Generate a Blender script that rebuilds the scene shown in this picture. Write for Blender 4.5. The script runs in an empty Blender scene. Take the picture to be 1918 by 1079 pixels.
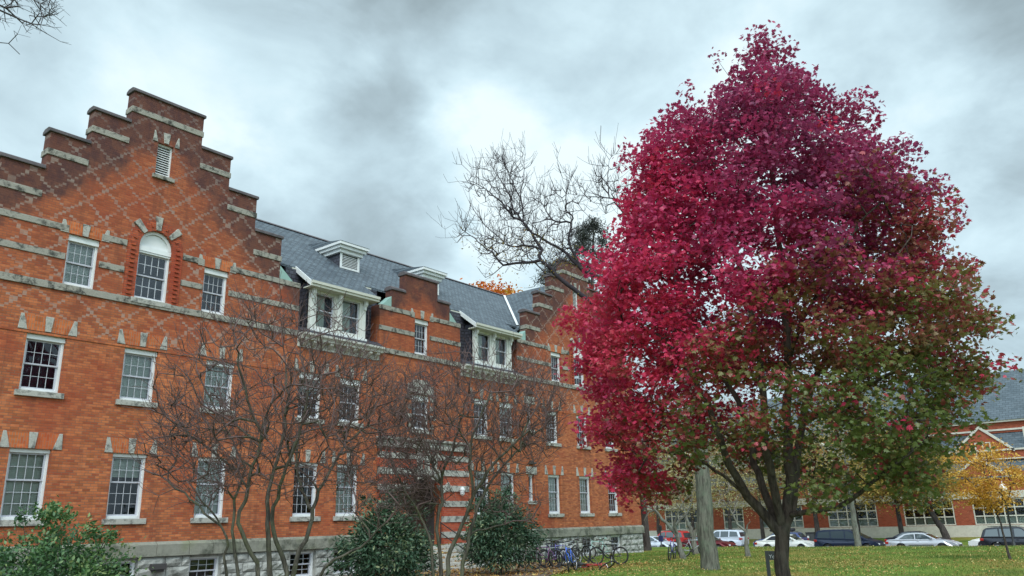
import bpy, math, random
import numpy as np
from math import sin, cos, pi, radians, atan2, hypot, sqrt
random.seed(7); RNG = np.random.default_rng(11)
SC = bpy.context.scene
COL = SC.collection

# ------------------------------------------------------------------ camera
F_PX, PITCH, ROLL, YAW = 1500.9, 0.28621, -0.025919, 0.67323
CXP, CYP, EYE = 959.0, 539.5, 1.7
def ray(px, py):
    """direction (X along the hall's front, Y into the hall, Z up) of a photograph pixel"""
    x = (px-CXP)/F_PX; y = (py-CYP)/F_PX
    xc = cos(ROLL)*x + sin(ROLL)*y; yc = -sin(ROLL)*x + cos(ROLL)*y
    fw = cos(PITCH) + yc*sin(PITCH); up = sin(PITCH) - yc*cos(PITCH)
    return np.array([xc*sin(YAW)+fw*cos(YAW), -xc*cos(YAW)+fw*sin(YAW), up])
def at_dist(px, py, d):
    r = ray(px, py); r = r*(d/hypot(r[0], r[1])); return np.array([r[0], r[1], r[2]+EYE])
def on_ground(px, py, z=0.0):
    r = ray(px, py); r = r*((z-EYE)/r[2]); return np.array([r[0], r[1], z])
fwd = ray(CXP, CYP); right = ray(CXP+F_PX, CYP)-fwd; down = ray(CXP, CYP+F_PX)-fwd
fwd /= np.linalg.norm(fwd); right /= np.linalg.norm(right); down /= np.linalg.norm(down)
from mathutils import Matrix, Vector, Euler
cam = bpy.data.cameras.new('camera'); camo = bpy.data.objects.new('camera', cam); COL.objects.link(camo)
camo.matrix_world = Matrix(((right[0], -down[0], -fwd[0], 0), (right[1], -down[1], -fwd[1], 0),
                            (right[2], -down[2], -fwd[2], EYE), (0, 0, 0, 1)))
cam.sensor_width = 36; cam.lens = 36*F_PX/1918.0; cam.clip_start = 0.1; cam.clip_end = 3000
SC.camera = camo

# ------------------------------------------------------------------ light and exposure
SUN_EL, SUN_AZ = radians(48), radians(222)      # direction the light comes from (azimuth from +X, counter-clockwise)
SC.view_settings.view_transform = 'Standard'; SC.view_settings.look = 'None'
SC.view_settings.exposure = 0.38; SC.view_settings.gamma = 1.0
sl = bpy.data.lights.new('sun', 'SUN'); sl.energy = 1.5; sl.angle = radians(22); sl.color = (1.0, .96, .9)
so = bpy.data.objects.new('sun', sl); COL.objects.link(so)
sd = Vector((cos(SUN_EL)*cos(SUN_AZ), cos(SUN_EL)*sin(SUN_AZ), sin(SUN_EL)))
so.rotation_euler = sd.to_track_quat('Z', 'Y').to_euler()

world = bpy.data.worlds.new('World'); SC.world = world; world.use_nodes = True
class NT:
    """tiny node-tree writer"""
    def __init__(s, tree): s.t = tree; s.t.nodes.clear()
    def n(s, typ, ins=None, **kw):
        nd = s.t.nodes.new(typ)
        for k, v in kw.items(): setattr(nd, k, v)
        for k, v in (ins or {}).items():
            sock = nd.inputs[k]
            if isinstance(v, bpy.types.NodeSocket): s.t.links.new(v, sock)
            else: sock.default_value = v
        return nd
    def math(s, op, a, b=None, c=None, clamp=False):
        nd = s.t.nodes.new('ShaderNodeMath'); nd.operation = op; nd.use_clamp = clamp
        for i, v in enumerate((a, b, c)):
            if v is None: continue
            if isinstance(v, bpy.types.NodeSocket): s.t.links.new(v, nd.inputs[i])
            else: nd.inputs[i].default_value = v
        return nd.outputs[0]
    def sstep(s, v, lo, hi):
        return s.n('ShaderNodeMapRange', {'Value': v, 'From Min': lo, 'From Max': hi}, interpolation_type='SMOOTHSTEP').outputs[0]
    def mix(s, fac, a, b, mode='MIX'):
        nd = s.t.nodes.new('ShaderNodeMix'); nd.data_type = 'RGBA'; nd.blend_type = mode
        for idx, v in ((0, fac), (6, a), (7, b)):
            if isinstance(v, bpy.types.NodeSocket): s.t.links.new(v, nd.inputs[idx])
            elif idx == 0: nd.inputs[0].default_value = v
            else: nd.inputs[idx].default_value = tuple(v)+((1,) if len(v) == 3 else ())
        return nd.outputs[2]
    def ramp(s, fac, stops, interp='LINEAR'):
        nd = s.t.nodes.new('ShaderNodeValToRGB'); nd.color_ramp.interpolation = interp
        el = nd.color_ramp.elements
        while len(el) > 1: el.remove(el[0])
        for i, (p, c) in enumerate(stops):
            e = el[0] if i == 0 else el.new(p)
            e.position = p; e.color = tuple(c)+((1,) if len(c) == 3 else ())
        s.t.links.new(fac, nd.inputs[0]); return nd.outputs[0]
    def noise(s, vec, scale, detail=4, rough=.55, dist=0.0):
        nd = s.n('ShaderNodeTexNoise', {'Scale': scale, 'Detail': detail, 'Roughness': rough, 'Distortion': dist})
        if vec is not None: s.t.links.new(vec, nd.inputs['Vector'])
        return nd.outputs[0]
    def link(s, a, b): s.t.links.new(a, b)

W = NT(world.node_tree)
tc = W.n('ShaderNodeTexCoord').outputs['Generated']
nrm = W.n('ShaderNodeVectorMath', {0: tc}, operation='NORMALIZE').outputs[0]
sep = W.n('ShaderNodeSeparateXYZ', {0: nrm})
zc = W.math('ADD', W.math('MAXIMUM', sep.outputs[2], 0.0), 0.32)
plane = W.n('ShaderNodeCombineXYZ', {0: W.math('DIVIDE', sep.outputs[0], zc), 1: W.math('DIVIDE', sep.outputs[1], zc), 2: 0.0}).outputs[0]
wob = W.n('ShaderNodeTexNoise', {'Vector': plane, 'Scale': 2.0, 'Detail': 6, 'Roughness': .6})
wob2 = W.n('ShaderNodeVectorMath', {0: wob.outputs[1], 1: (.5, .5, .5)}, operation='SUBTRACT').outputs[0]
dirw = W.n('ShaderNodeVectorMath', {0: W.n('ShaderNodeVectorMath', {0: wob2, 'Scale': .42}, operation='SCALE').outputs[0], 1: nrm}, operation='ADD').outputs[0]
dirw = W.n('ShaderNodeVectorMath', {0: dirw}, operation='NORMALIZE').outputs[0]
fb = W.noise(plane, 2.1, 8, .52, .35)
fine = W.noise(plane, 4.5, 6, .55, .4)
val = W.math('ADD', W.math('MULTIPLY', W.math('SUBTRACT', fb, .5), .95), W.math('MULTIPLY', W.math('SUBTRACT', fine, .5), .72))
val = W.math('ADD', val, .54)
# banks of brighter and darker cloud, as directions in the sky
BANKS = [((1280, 170), 11, .30), ((1130, 260), 9, .16), ((1050, -30), 6.5, -.22), ((640, 355), 5.5, -.16), ((560, 320), 4, -.12), ((750, 330), 4, -.08),
         ((800, 60), 7, -.10), ((620, 20), 7, -.04), ((720, 190), 6, .16), ((480, 230), 6, .06), ((180, 130), 10, .16), ((860, 490), 8, .13), ((970, 430), 6, .06), ((1860, 80), 8, -.18),
         ((1790, 210), 5, -.08), ((1810, 370), 6, .20), ((1880, 530), 6, -.06), ((60, 260), 6, .06), ((420, 150), 6, .08), ((1600, 60), 6, .14), ((380, 50), 6, .06), ((20, 40), 5, -.08)]
for (px, py), deg, amp in BANKS:
    d = ray(px, py); d = d/np.linalg.norm(d)
    dot = W.n('ShaderNodeVectorMath', {0: dirw, 1: tuple(d)}, operation='DOT_PRODUCT').outputs['Value']
    g = W.sstep(dot, cos(radians(deg*1.9)), 1.0)
    val = W.math('ADD', val, W.math('MULTIPLY', g, amp))
cloud = W.ramp(val, [(0.0, (.21, .285, .31)), (.22, (.32, .41, .445)), (.42, (.455, .585, .645)), (.58, (.575, .745, .825)), (.76, (.72, .925, 1.01)), (1.0, (.94, 1.10, 1.14))])
# overcast boosted overhead and behind the camera, added to brighten the hall front
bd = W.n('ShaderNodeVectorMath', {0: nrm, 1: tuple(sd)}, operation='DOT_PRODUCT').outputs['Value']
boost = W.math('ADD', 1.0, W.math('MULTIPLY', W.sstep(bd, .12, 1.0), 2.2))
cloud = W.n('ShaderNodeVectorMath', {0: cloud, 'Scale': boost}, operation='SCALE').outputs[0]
sky = W.n('ShaderNodeTexSky', sky_type='NISHITA', sun_disc=False, sun_elevation=SUN_EL, sun_rotation=pi/2-SUN_AZ)
b1 = W.n('ShaderNodeBackground', {'Color': sky.outputs[0], 'Strength': .06})
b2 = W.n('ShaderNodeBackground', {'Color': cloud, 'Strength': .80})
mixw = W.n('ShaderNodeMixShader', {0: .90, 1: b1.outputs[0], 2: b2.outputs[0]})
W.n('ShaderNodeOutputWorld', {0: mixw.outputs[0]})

# ------------------------------------------------------------------ materials
MATS = {}
def material(name):
    m = bpy.data.materials.new(name); m.use_nodes = True; MATS[name] = m
    return m, NT(m.node_tree)
def finish(N, bsdf): N.n('ShaderNodeOutputMaterial', {0: bsdf})
def pos(N): return N.n('ShaderNodeNewGeometry').outputs['Position']
def plain(name, col, rough=.6, var=.12, scale=6.0, metallic=0.0, coat=0.0, spec=.5, bump=0.0):
    m, N = material(name)
    tex = N.n('ShaderNodeTexCoord').outputs['Object']
    nz = N.noise(tex, scale, 5)
    c = N.mix(nz, tuple(x*(1-var) for x in col), tuple(min(1, x*(1+var)) for x in col))
    ins = {'Base Color': c, 'Roughness': rough, 'Metallic': metallic, 'Coat Weight': coat, 'Specular IOR Level': spec}
    if bump:
        ins['Normal'] = N.n('ShaderNodeBump', {'Strength': bump, 'Distance': .02, 'Height': N.noise(tex, scale*6, 4)}).outputs[0]
    finish(N, N.n('ShaderNodeBsdfPrincipled', ins).outputs[0]); return m

def brick_material(name, c1, c2, mortar, soot=True, lattice=False, bw=.215, bh=.075, vertical=False):
    m, N = material(name); P = pos(N); s = N.n('ShaderNodeSeparateXYZ', {0: P})
    x = N.math('ADD', s.outputs[0], s.outputs[1]); z = s.outputs[2]
    v = N.n('ShaderNodeCombineXYZ', {0: z if vertical else x, 1: x if vertical else z, 2: 0.0}).outputs[0]
    br = N.n('ShaderNodeTexBrick', {'Vector': v, 'Color1': (*c1, 1), 'Color2': (*c2, 1), 'Mortar': (*mortar, 1), 'Scale': 1.0, 'Mortar Size': .009,
                                    'Mortar Smooth': .2, 'Bias': -.05, 'Brick Width': bw, 'Row Height': bh}, offset=.5)
    c = br.outputs[0]
    # odd dark and odd pale bricks, and drifting kiln colour
    cell = N.n('ShaderNodeCombineXYZ', {0: N.math('FLOOR', N.math('DIVIDE', x, bw)), 1: N.math('FLOOR', N.math('DIVIDE', z, bh)), 2: 0.0}).outputs[0]
    wn = N.n('ShaderNodeTexWhiteNoise', {'Vector': cell}, noise_dimensions='2D').outputs[0]
    c = N.mix(N.math('MULTIPLY', N.sstep(wn, .80, 1.0), .55), c, tuple(q*.42 for q in c1))
    c = N.mix(N.math('MULTIPLY', N.sstep(wn, .12, 0.0), .35), c, tuple(min(1, q*1.45) for q in c1))
    runp = N.noise(N.n('ShaderNodeCombineXYZ', {0: N.math('MULTIPLY', x, .9), 1: N.math('MULTIPLY', N.math('FLOOR', N.math('DIVIDE', z, bh)), bh*4.5), 2: 0.0}).outputs[0], 1.6, 4, .6)
    c = N.mix(N.math('MULTIPLY', N.sstep(runp, .54, .68), .50), c, tuple(q*.48 for q in c1))
    c = N.mix(N.math('MULTIPLY', N.sstep(runp, .44, .30), .40), c, (min(1, c1[0]*1.25), c1[1]*1.55, c1[2]*1.9))
    big = N.noise(P, .55, 5, .6)
    c = N.mix(N.math('MULTIPLY', N.sstep(big, .45, .75), .55), c, (c2[0]*1.05, c2[1]*.72, c2[2]*.75))
    if soot:
        c = N.mix(N.math('MULTIPLY', N.sstep(z, 6.6, 10.5), .45), c, (.235, .055, .030))
        st = N.noise(P, .9, 6, .65)
        ac = N.math('ABSOLUTE', N.math('SUBTRACT', s.outputs[0], 24.8))
        dg = N.math('ADD', z, N.math('MULTIPLY', N.math('ABSOLUTE', N.math('SUBTRACT', ac, 12.5)), .98))
        db = N.math('ADD', N.math('ADD', z, 3.0), N.math('MULTIPLY', ac, .75))
        isb = N.math('LESS_THAN', ac, 6.5)
        dd = N.math('ADD', N.math('MULTIPLY', db, isb), N.math('MULTIPLY', dg, N.math('SUBTRACT', 1.0, isb)))
        hgt = N.math('MULTIPLY', N.sstep(dd, 13.2, 16.3), N.sstep(z, 8.9, 11.2))
        k = N.sstep(N.math('ADD', N.math('MULTIPLY', hgt, .68), N.math('MULTIPLY', st, 1.15)), .76, 1.12)
        c = N.mix(N.math('MULTIPLY', k, .88), c, N.mix(N.sstep(N.noise(P, 3.5, 5, .7), .4, .6), (.052, .028, .030), (.10, .046, .036)))
        c = N.mix(N.math('MULTIPLY', N.sstep(N.noise(P, 2.4, 6, .7), .52, .70), .38), c, (.16, .045, .025))
        runs = N.noise(N.n('ShaderNodeVectorMath', {0: P, 1: (2.2, 2.2, .28)}, operation='MULTIPLY').outputs[0], 1.0, 5, .6)
        c = N.mix(N.math('MULTIPLY', N.sstep(runs, .50, .72), .55), c, (.14, .048, .030))
    if lattice:
        xs = N.math('MULTIPLY', N.math('ROUND', N.math('DIVIDE', s.outputs[0], .1075)), .1075)
        zs = N.math('MULTIPLY', N.math('ROUND', N.math('DIVIDE', z, .075)), .075)
        u = N.math('DIVIDE', N.math('SUBTRACT', xs, 9.43), 1.09); w = N.math('DIVIDE', N.math('SUBTRACT', zs, 12.35), 1.02)
        msk = None
        for op in ('ADD', 'SUBTRACT'):
            a = N.math(op, u, w)
            f = N.math('ABSOLUTE', N.math('SUBTRACT', N.math('FRACT', N.math('ADD', a, 100.5)), .5))
            k = N.math('LESS_THAN', f, .045)
            msk = k if msk is None else N.math('MAXIMUM', msk, k)
        lim = N.math('MULTIPLY', N.math('GREATER_THAN', z, 7.52), N.math('GREATER_THAN', N.math('ABSOLUTE', N.math('SUBTRACT', s.outputs[0], 24.8)), 7.0))
        fade = N.math('ADD', .20, N.math('MULTIPLY', wn, .45))
        c = N.mix(N.math('MULTIPLY', N.math('MULTIPLY', msk, lim), fade), c, N.mix(N.sstep(z, 10.5, 15.5), (.34, .27, .225), (.20, .15, .135)))
    bump = N.n('ShaderNodeBump', {'Strength': .5, 'Distance': .006, 'Height': N.math('SUBTRACT', 1.0, br.outputs[1])}).outputs[0]
    finish(N, N.n('ShaderNodeBsdfPrincipled', {'Base Color': c, 'Roughness': .88, 'Normal': bump, 'Specular IOR Level': .25}).outputs[0])
    return m

def stone_material(name, col, dark, amount=.55, scale=1.3, green=0.0):
    m, N = material(name); P = pos(N)
    n1 = N.noise(P, scale, 7, .72); n2 = N.noise(P, scale*7, 5, .65)
    c = N.mix(n2, tuple(q*.68 for q in col), tuple(q*1.22 for q in col))
    c = N.mix(N.math('MULTIPLY', N.sstep(n1, .46, .64), amount), c, dark)
    if green: c = N.mix(N.math('MULTIPLY', N.sstep(N.noise(P, .8, 4), .5, .7), green), c, (.16, .18, .09))
    bump = N.n('ShaderNodeBump', {'Strength': .6, 'Distance': .03, 'Height': n2}).outputs[0]
    finish(N, N.n('ShaderNodeBsdfPrincipled', {'Base Color': c, 'Roughness': .9, 'Normal': bump, 'Specular IOR Level': .2}).outputs[0]); return m

def slate_material(name, axis, c1, c2, zk=1.3, bw=.28, bh=.17, pattern_dark=(.02, .022, .026)):
    m, N = material(name); P = pos(N); s = N.n('ShaderNodeSeparateXYZ', {0: P})
    h = {'x': s.outputs[0], 'y': s.outputs[1]}.get(axis) or N.math('ADD', s.outputs[0], s.outputs[1])
    v = N.n('ShaderNodeCombineXYZ', {0: h, 1: N.math('MULTIPLY', s.outputs[2], zk), 2: 0.0}).outputs[0]
    br = N.n('ShaderNodeTexBrick', {'Vector': v, 'Color1': (*c1, 1), 'Color2': (*c2, 1), 'Mortar': (*pattern_dark, 1), 'Scale': 1.0,
                                    'Mortar Size': .016, 'Mortar Smooth': .1, 'Bias': -.1, 'Brick Width': bw, 'Row Height': bh}, offset=.5)
    c = N.mix(N.math('MULTIPLY', N.sstep(N.noise(P, .7, 5, .65), .4, .75), .45), br.outputs[0], tuple(q*.6 for q in c2))
    c = N.mix(N.math('MULTIPLY', N.sstep(N.noise(P, 2.6, 5, .7), .62, .78), .25), c, (.20, .21, .20))
    row = N.math('FRACT', N.math('DIVIDE', N.math('MULTIPLY', s.outputs[2], zk), bh))
    bump = N.n('ShaderNodeBump', {'Strength': .8, 'Distance': .02, 'Height': N.math('SUBTRACT', N.math('SUBTRACT', 1.0, row), br.outputs[1])}).outputs[0]
    finish(N, N.n('ShaderNodeBsdfPrincipled', {'Base Color': c, 'Roughness': .6, 'Normal': bump}).outputs[0]); return m

brick_material('brick', (.485, .150, .055), (.27, .063, .028), (.20, .105, .068), True, True)
brick_material('soldier_brick', (.50, .14, .045), (.38, .085, .03), (.30, .17, .11), False, False, vertical=True)
brick_material('notched_brick', (.40, .085, .035), (.27, .05, .025), (.14, .07, .05), False)
brick_material('panel_brick', (.42, .085, .035), (.30, .055, .028), (.25, .13, .10), False)
brick_material('far_brick', (.34, .075, .035), (.27, .058, .03), (.26, .12, .08), False)
stone_material('belt_stone', (.31, .29, .25), (.045, .045, .04), .95, 3.6)
stone_material('lintel_stone', (.40, .385, .345), (.09, .09, .085), .85, 4.2)
stone_material('rock_stone', (.36, .36, .335), (.09, .09, .08), .75, 2.4)
stone_material('table_stone', (.24, .235, .195), (.06, .065, .05), .85, 1.1, .6)
stone_material('coping', (.115, .10, .105), (.05, .046, .05), .6, 1.4)
stone_material('limestone', (.56, .53, .46), (.40, .38, .33), .4, .6)
slate_material('slate_front', 'x', (.115, .145, .17), (.048, .064, .084), 1.6)
slate_material('slate_wing', 'y', (.115, .145, .17), (.048, .064, .084), 1.5)
slate_material('slate_cheek', 'xy', (.055, .055, .075), (.035, .035, .05), 1.0, .22, .16, (.012, .012, .016))
slate_material('far_slate', 'y', (.09, .115, .135), (.05, .07, .085), 1.3, .5, .3, (.04, .05, .06))
plain('white_paint', (.66, .67, .67), .5, .14, 2.5)
plain('weathered_paint', (.44, .43, .39), .65, .35, 4)
plain('dormer_paint', (.60, .60, .565), .55, .16, 3)
plain('cream_paint', (.50, .495, .43), .55, .10, 3)
plain('sash_paint', (.42, .42, .47), .5, .08, 3)
plain('muntin_paint', (.45, .46, .50), .5, .05, 3)
plain('blind', (.46, .50, .45), .8, .10, 2)
plain('dark_room', (.022, .022, .034), .9, .1, 2)  # near-black colour standing in for the shade of unlit interiors
plain('copper', (.24, .37, .33), .6, .25, 2)
plain('iron', (.018, .018, .02), .45, .2, 5)
plain('door_wood', (.055, .022, .014), .5, .3, 3)
plain('dark_metal', (.05, .045, .045), .5, .2, 6)
plain('sign_paint', (.060, .060, .064), .4, .1, 4)
plain('letter_white', (.8, .8, .8), .5, .02, 4)
plain('concrete', (.42, .40, .36), .85, .14, 1.2)
plain('asphalt', (.10, .10, .105), .85, .25, 1.5, bump=.3)
plain('rubber', (.014, .014, .015), .8, .1, 8)
plain('steel_rim', (.48, .49, .51), .35, .1, 8, metallic=.7)
plain('chrome', (.6, .6, .62), .25, .1, 8, metallic=.9)
plain('tail_red', (.35, .015, .012), .25, .1, 8, coat=.6)
plain('lamp_clear', (.72, .73, .75), .12, .05, 8, coat=1.0)
plain('saddle', (.016, .016, .018), .6, .1, 8)
plain('plastic_black', (.02, .02, .022), .55, .1, 8)
plain('white_plastic', (.62, .62, .62), .6, .1, 8)
plain('globe', (.86, .84, .84), .25, .03, 8, coat=.5)
def glass(name, tint, dark):
    m, N = material(name)
    tr = N.n('ShaderNodeBsdfTransparent', {'Color': (*tint, 1)})
    wv = N.n('ShaderNodeBump', {'Strength': .25, 'Distance': .05, 'Height': N.noise(pos(N), 2.2, 2)}).outputs[0]
    gl = N.n('ShaderNodeBsdfGlossy', {'Color': (.9, .93, 1, 1), 'Roughness': .05, 'Normal': wv})
    fr = N.n('ShaderNodeFresnel', {'IOR': 1.5}).outputs[0]
    fr = N.math('ADD', N.math('MULTIPLY', fr, 1.25), .02)
    finish(N, N.n('ShaderNodeMixShader', {0: fr, 1: tr.outputs[0], 2: gl.outputs[0]}).outputs[0]); return m
glass('window_glass', (.86, .90, .89), None)
plain('car_glass', (.03, .045, .055), .06, .05, 5, coat=1.0, spec=.8)
for nm, c, me in (('paint_silver', (.50, .51, .56), .35), ('paint_white', (.74, .73, .69), 0), ('paint_navy', (.010, .017, .045), .2), ('paint_black', (.012, .013, .022), .2),
                  ('paint_red', (.42, .02, .018), .1), ('paint_maroon', (.13, .008, .014), .2), ('paint_ice', (.60, .64, .72), .2), ('paint_blue', (.06, .085, .20), .3), ('paint_lightblue', (.40, .46, .60), .3)):
    plain(nm, c, .35, .03, 2, metallic=me, coat=.35, spec=.35)

def bark(name, c1, c2, lich=None, la=.0, upper=None):
    m, N = material(name); tex = N.n('ShaderNodeTexCoord').outputs['Object']
    st = N.n('ShaderNodeVectorMath', {0: tex, 1: (14, 14, 2.2)}, operation='MULTIPLY').outputs[0]
    n1 = N.noise(st, 1.0, 6, .65, .6)
    c = N.mix(N.sstep(n1, .32, .68), c1, c2)
    if lich: c = N.mix(N.math('MULTIPLY', N.sstep(N.noise(tex, 2.3, 6, .7), .45, .68), la), c, lich)
    if upper: c = N.mix(N.sstep(N.n('ShaderNodeSeparateXYZ', {0: pos(N)}).outputs[2], 5.0, 8.5), c, upper)
    b = N.n('ShaderNodeBump', {'Strength': .9, 'Distance': .03, 'Height': n1}).outputs[0]
    finish(N, N.n('ShaderNodeBsdfPrincipled', {'Base Color': c, 'Roughness': .92, 'Normal': b, 'Specular IOR Level': .15}).outputs[0]); return m
bark('bark_maple', (.035, .027, .025), (.105, .08, .068), (.15, .15, .12), .35)
bark('bark_elm', (.060, .058, .048), (.175, .172, .14), (.14, .18, .125), .5, upper=(.036, .030, .035))
bark('bark_dark', (.03, .025, .024), (.09, .075, .068))
bark('bark_pale', (.085, .08, .068), (.21, .20, .17), (.22, .27, .22), .4)
bark('bark_thicket', (.04, .034, .03), (.125, .11, .088), (.12, .13, .07), .55)
plain('twig_thicket', (.10, .060, .056), .8, .4, 1.5)
plain('twig_elm', (.058, .047, .055), .85, .2, 3)
plain('twig_grey', (.17, .145, .125), .85, .25, 3)

def leaf_material(name, stops, trans=.35, rough=.55, spec=.3):
    """colour runs along each leaf's own tone (autumn colour), kept as a point attribute"""
    m, N = material(name)
    a = N.n('ShaderNodeAttribute', attribute_name='tone').outputs['Fac']
    c = N.ramp(a, stops)
    d = N.n('ShaderNodeBsdfPrincipled', {'Base Color': c, 'Roughness': rough, 'Specular IOR Level': spec})
    t = N.n('ShaderNodeBsdfTranslucent', {'Color': c})
    finish(N, N.n('ShaderNodeMixShader', {0: trans, 1: d.outputs[0], 2: t.outputs[0]}).outputs[0]); return m
leaf_material('maple_leaf', [(0, (.22, .046, .115)), (.18, (.35, .042, .120)), (.34, (.50, .036, .118)), (.46, (.70, .05, .12)), (.54, (.46, .06, .085)), (.63, (.27, .075, .06)),
                             (.74, (.215, .12, .055)), (.86, (.195, .165, .05)), (1, (.13, .17, .048))], .42, .42, .5)
leaf_material('yellow_leaf', [(0, (.17, .145, .055)), (.4, (.29, .235, .075)), (.7, (.42, .35, .14)), (1, (.50, .45, .26))])
leaf_material('golden_leaf', [(0, (.42, .20, .03)), (.5, (.62, .33, .045)), (1, (.70, .46, .10))])
leaf_material('orange_leaf', [(0, (.45, .07, .02)), (.5, (.62, .17, .02)), (1, (.58, .36, .04))])
leaf_material('olive_leaf', [(0, (.13, .12, .03)), (.4, (.26, .21, .05)), (.75, (.40, .28, .055)), (1, (.34, .19, .06))])
leaf_material('shrub_leaf', [(0, (.028, .07, .028)), (.5, (.07, .15, .055)), (.85, (.13, .21, .07)), (1, (.22, .27, .10))], .25, .45, .4)
leaf_material('laurel_leaf', [(0, (.018, .048, .026)), (.5, (.050, .10, .056)), (.85, (.12, .17, .10)), (1, (.28, .30, .16))], .15, .5, .3)
leaf_material('needle', [(0, (.018, .022, .022)), (1, (.06, .065, .05))], .1)
leaf_material('litter', [(0, (.15, .07, .025)), (.35, (.30, .15, .045)), (.7, (.42, .29, .08)), (1, (.52, .44, .18))], .15)
leaf_material('grass_blade', [(0, (.07, .12, .02)), (.5, (.13, .19, .035)), (1, (.26, .25, .07))], .3)

def lawn_material():
    m, N = material('lawn'); P = pos(N)
    n1 = N.noise(P, .16, 5, .6); n2 = N.noise(P, .9, 6, .65); n3 = N.noise(P, 14, 4, .7)
    c = N.mix(N.sstep(n2, .35, .68), (.085, .15, .022), (.17, .215, .038))
    c = N.mix(N.math('MULTIPLY', N.sstep(n1, .46, .62), .85), c, (.235, .165, .045))
    c = N.mix(N.math('MULTIPLY', N.sstep(N.noise(P, .35, 4), .52, .68), .6), c, (.045, .085, .016))
    c = N.mix(N.math('MULTIPLY', N.sstep(n3, .45, .75), .4), c, (.05, .085, .015))
    b = N.n('ShaderNodeBump', {'Strength': .7, 'Distance': .05, 'Height': n3}).outputs[0]
    finish(N, N.n('ShaderNodeBsdfPrincipled', {'Base Color': c, 'Roughness': .95, 'Normal': b, 'Specular IOR Level': .1}).outputs[0])
lawn_material()
plain('bed_soil', (.12, .085, .06), .95, .35, 4, bump=.8)

# ------------------------------------------------------------------ mesh helpers
class MB:
    def __init__(s): s.v = []; s.f = []
    def quad(s, a, b, c, d): n = len(s.v); s.v += [a, b, c, d]; s.f.append((n, n+1, n+2, n+3))
    def poly(s, pts): n = len(s.v); s.v += list(pts); s.f.append(tuple(range(n, n+len(pts))))
    def box(s, x0, x1, y0, y1, z0, z1):
        n = len(s.v)
        s.v += [(x0, y0, z0), (x1, y0, z0), (x1, y1, z0), (x0, y1, z0), (x0, y0, z1), (x1, y0, z1), (x1, y1, z1), (x0, y1, z1)]
        for q in ((0, 3, 2, 1), (4, 5, 6, 7), (0, 1, 5, 4), (1, 2, 6, 5), (2, 3, 7, 6), (3, 0, 4, 7)): s.f.append(tuple(n+i for i in q))
        return s
    def prism(s, pts, y0, y1, axis='y'):
        """polygon in XZ (axis y) or YZ (axis x) pushed from y0 to y1"""
        n = len(s.v); k = len(pts)
        mk = (lambda a, b, t: (a, t, b)) if axis == 'y' else (lambda a, b, t: (t, a, b)) if axis == 'x' else (lambda a, b, t: (a, b, t))
        s.v += [mk(a, b, y0) for a, b in pts] + [mk(a, b, y1) for a, b in pts]
        s.f.append(tuple(n+i for i in range(k))); s.f.append(tuple(n+k+i for i in reversed(range(k))))
        for i in range(k): j = (i+1) % k; s.f.append((n+j, n+i, n+k+i, n+k+j))
        return s
    def tube(s, pts, radii, sides=6, cap=True):
        pts = [np.asarray(p, float) for p in pts]
        if not hasattr(radii, '__len__'): radii = [radii]*len(pts)
        n = len(s.v); nv = None
        for i, p in enumerate(pts):
            t = pts[min(i+1, len(pts)-1)]-pts[max(i-1, 0)]; t = t/(np.linalg.norm(t)+1e-9)
            if nv is None: nv = np.cross(t, (0, 0, 1.) if abs(t[2]) < .9 else (1., 0, 0))
            nv = nv-t*(nv@t); nv = nv/(np.linalg.norm(nv)+1e-9); b = np.cross(t, nv)
            for k in range(sides):
                th = 2*pi*k/sides; q = p+radii[i]*(cos(th)*nv+sin(th)*b); s.v.append(tuple(q))
        for i in range(len(pts)-1):
            for k in range(sides):
                j = (k+1) % sides; s.f.append((n+i*sides+k, n+i*sides+j, n+(i+1)*sides+j, n+(i+1)*sides+k))
        if cap:
            s.f.append(tuple(n+k for k in reversed(range(sides)))); m = n+(len(pts)-1)*sides; s.f.append(tuple(m+k for k in range(sides)))
        return s
    def lathe(s, prof, c=(0, 0, 0), sides=16, axis='z'):
        n = len(s.v); k = len(prof)
        for i in range(sides):
            th = 2*pi*i/sides
            for r, h in prof:
                p = (r*cos(th), r*sin(th), h) if axis == 'z' else (r*cos(th), h, r*sin(th))
                s.v.append((c[0]+p[0], c[1]+p[1], c[2]+p[2]))
        for i in range(sides):
            j = (i+1) % sides
            for q in range(k-1): s.f.append((n+i*k+q, n+j*k+q, n+j*k+q+1, n+i*k+q+1))
        return s
    def build(s, name, mat, parent=None, smooth=False, bevel=0.0, off=(0, 0, 0)):
        me = bpy.data.meshes.new(name)
        v = s.v if off == (0, 0, 0) else [(a-off[0], b-off[1], c-off[2]) for a, b, c in s.v]
        me.from_pydata(v, [], s.f); me.materials.append(MATS[mat])
        if smooth: me.polygons.foreach_set('use_smooth', [True]*len(me.polygons))
        me.update()
        o = bpy.data.objects.new(name, me); COL.objects.link(o)
        if parent: o.parent = parent
        if bevel:
            b = o.modifiers.new('bevel', 'BEVEL'); b.width = bevel; b.segments = 2; b.limit_method = 'ANGLE'; b.angle_limit = radians(30)
        return o
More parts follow.
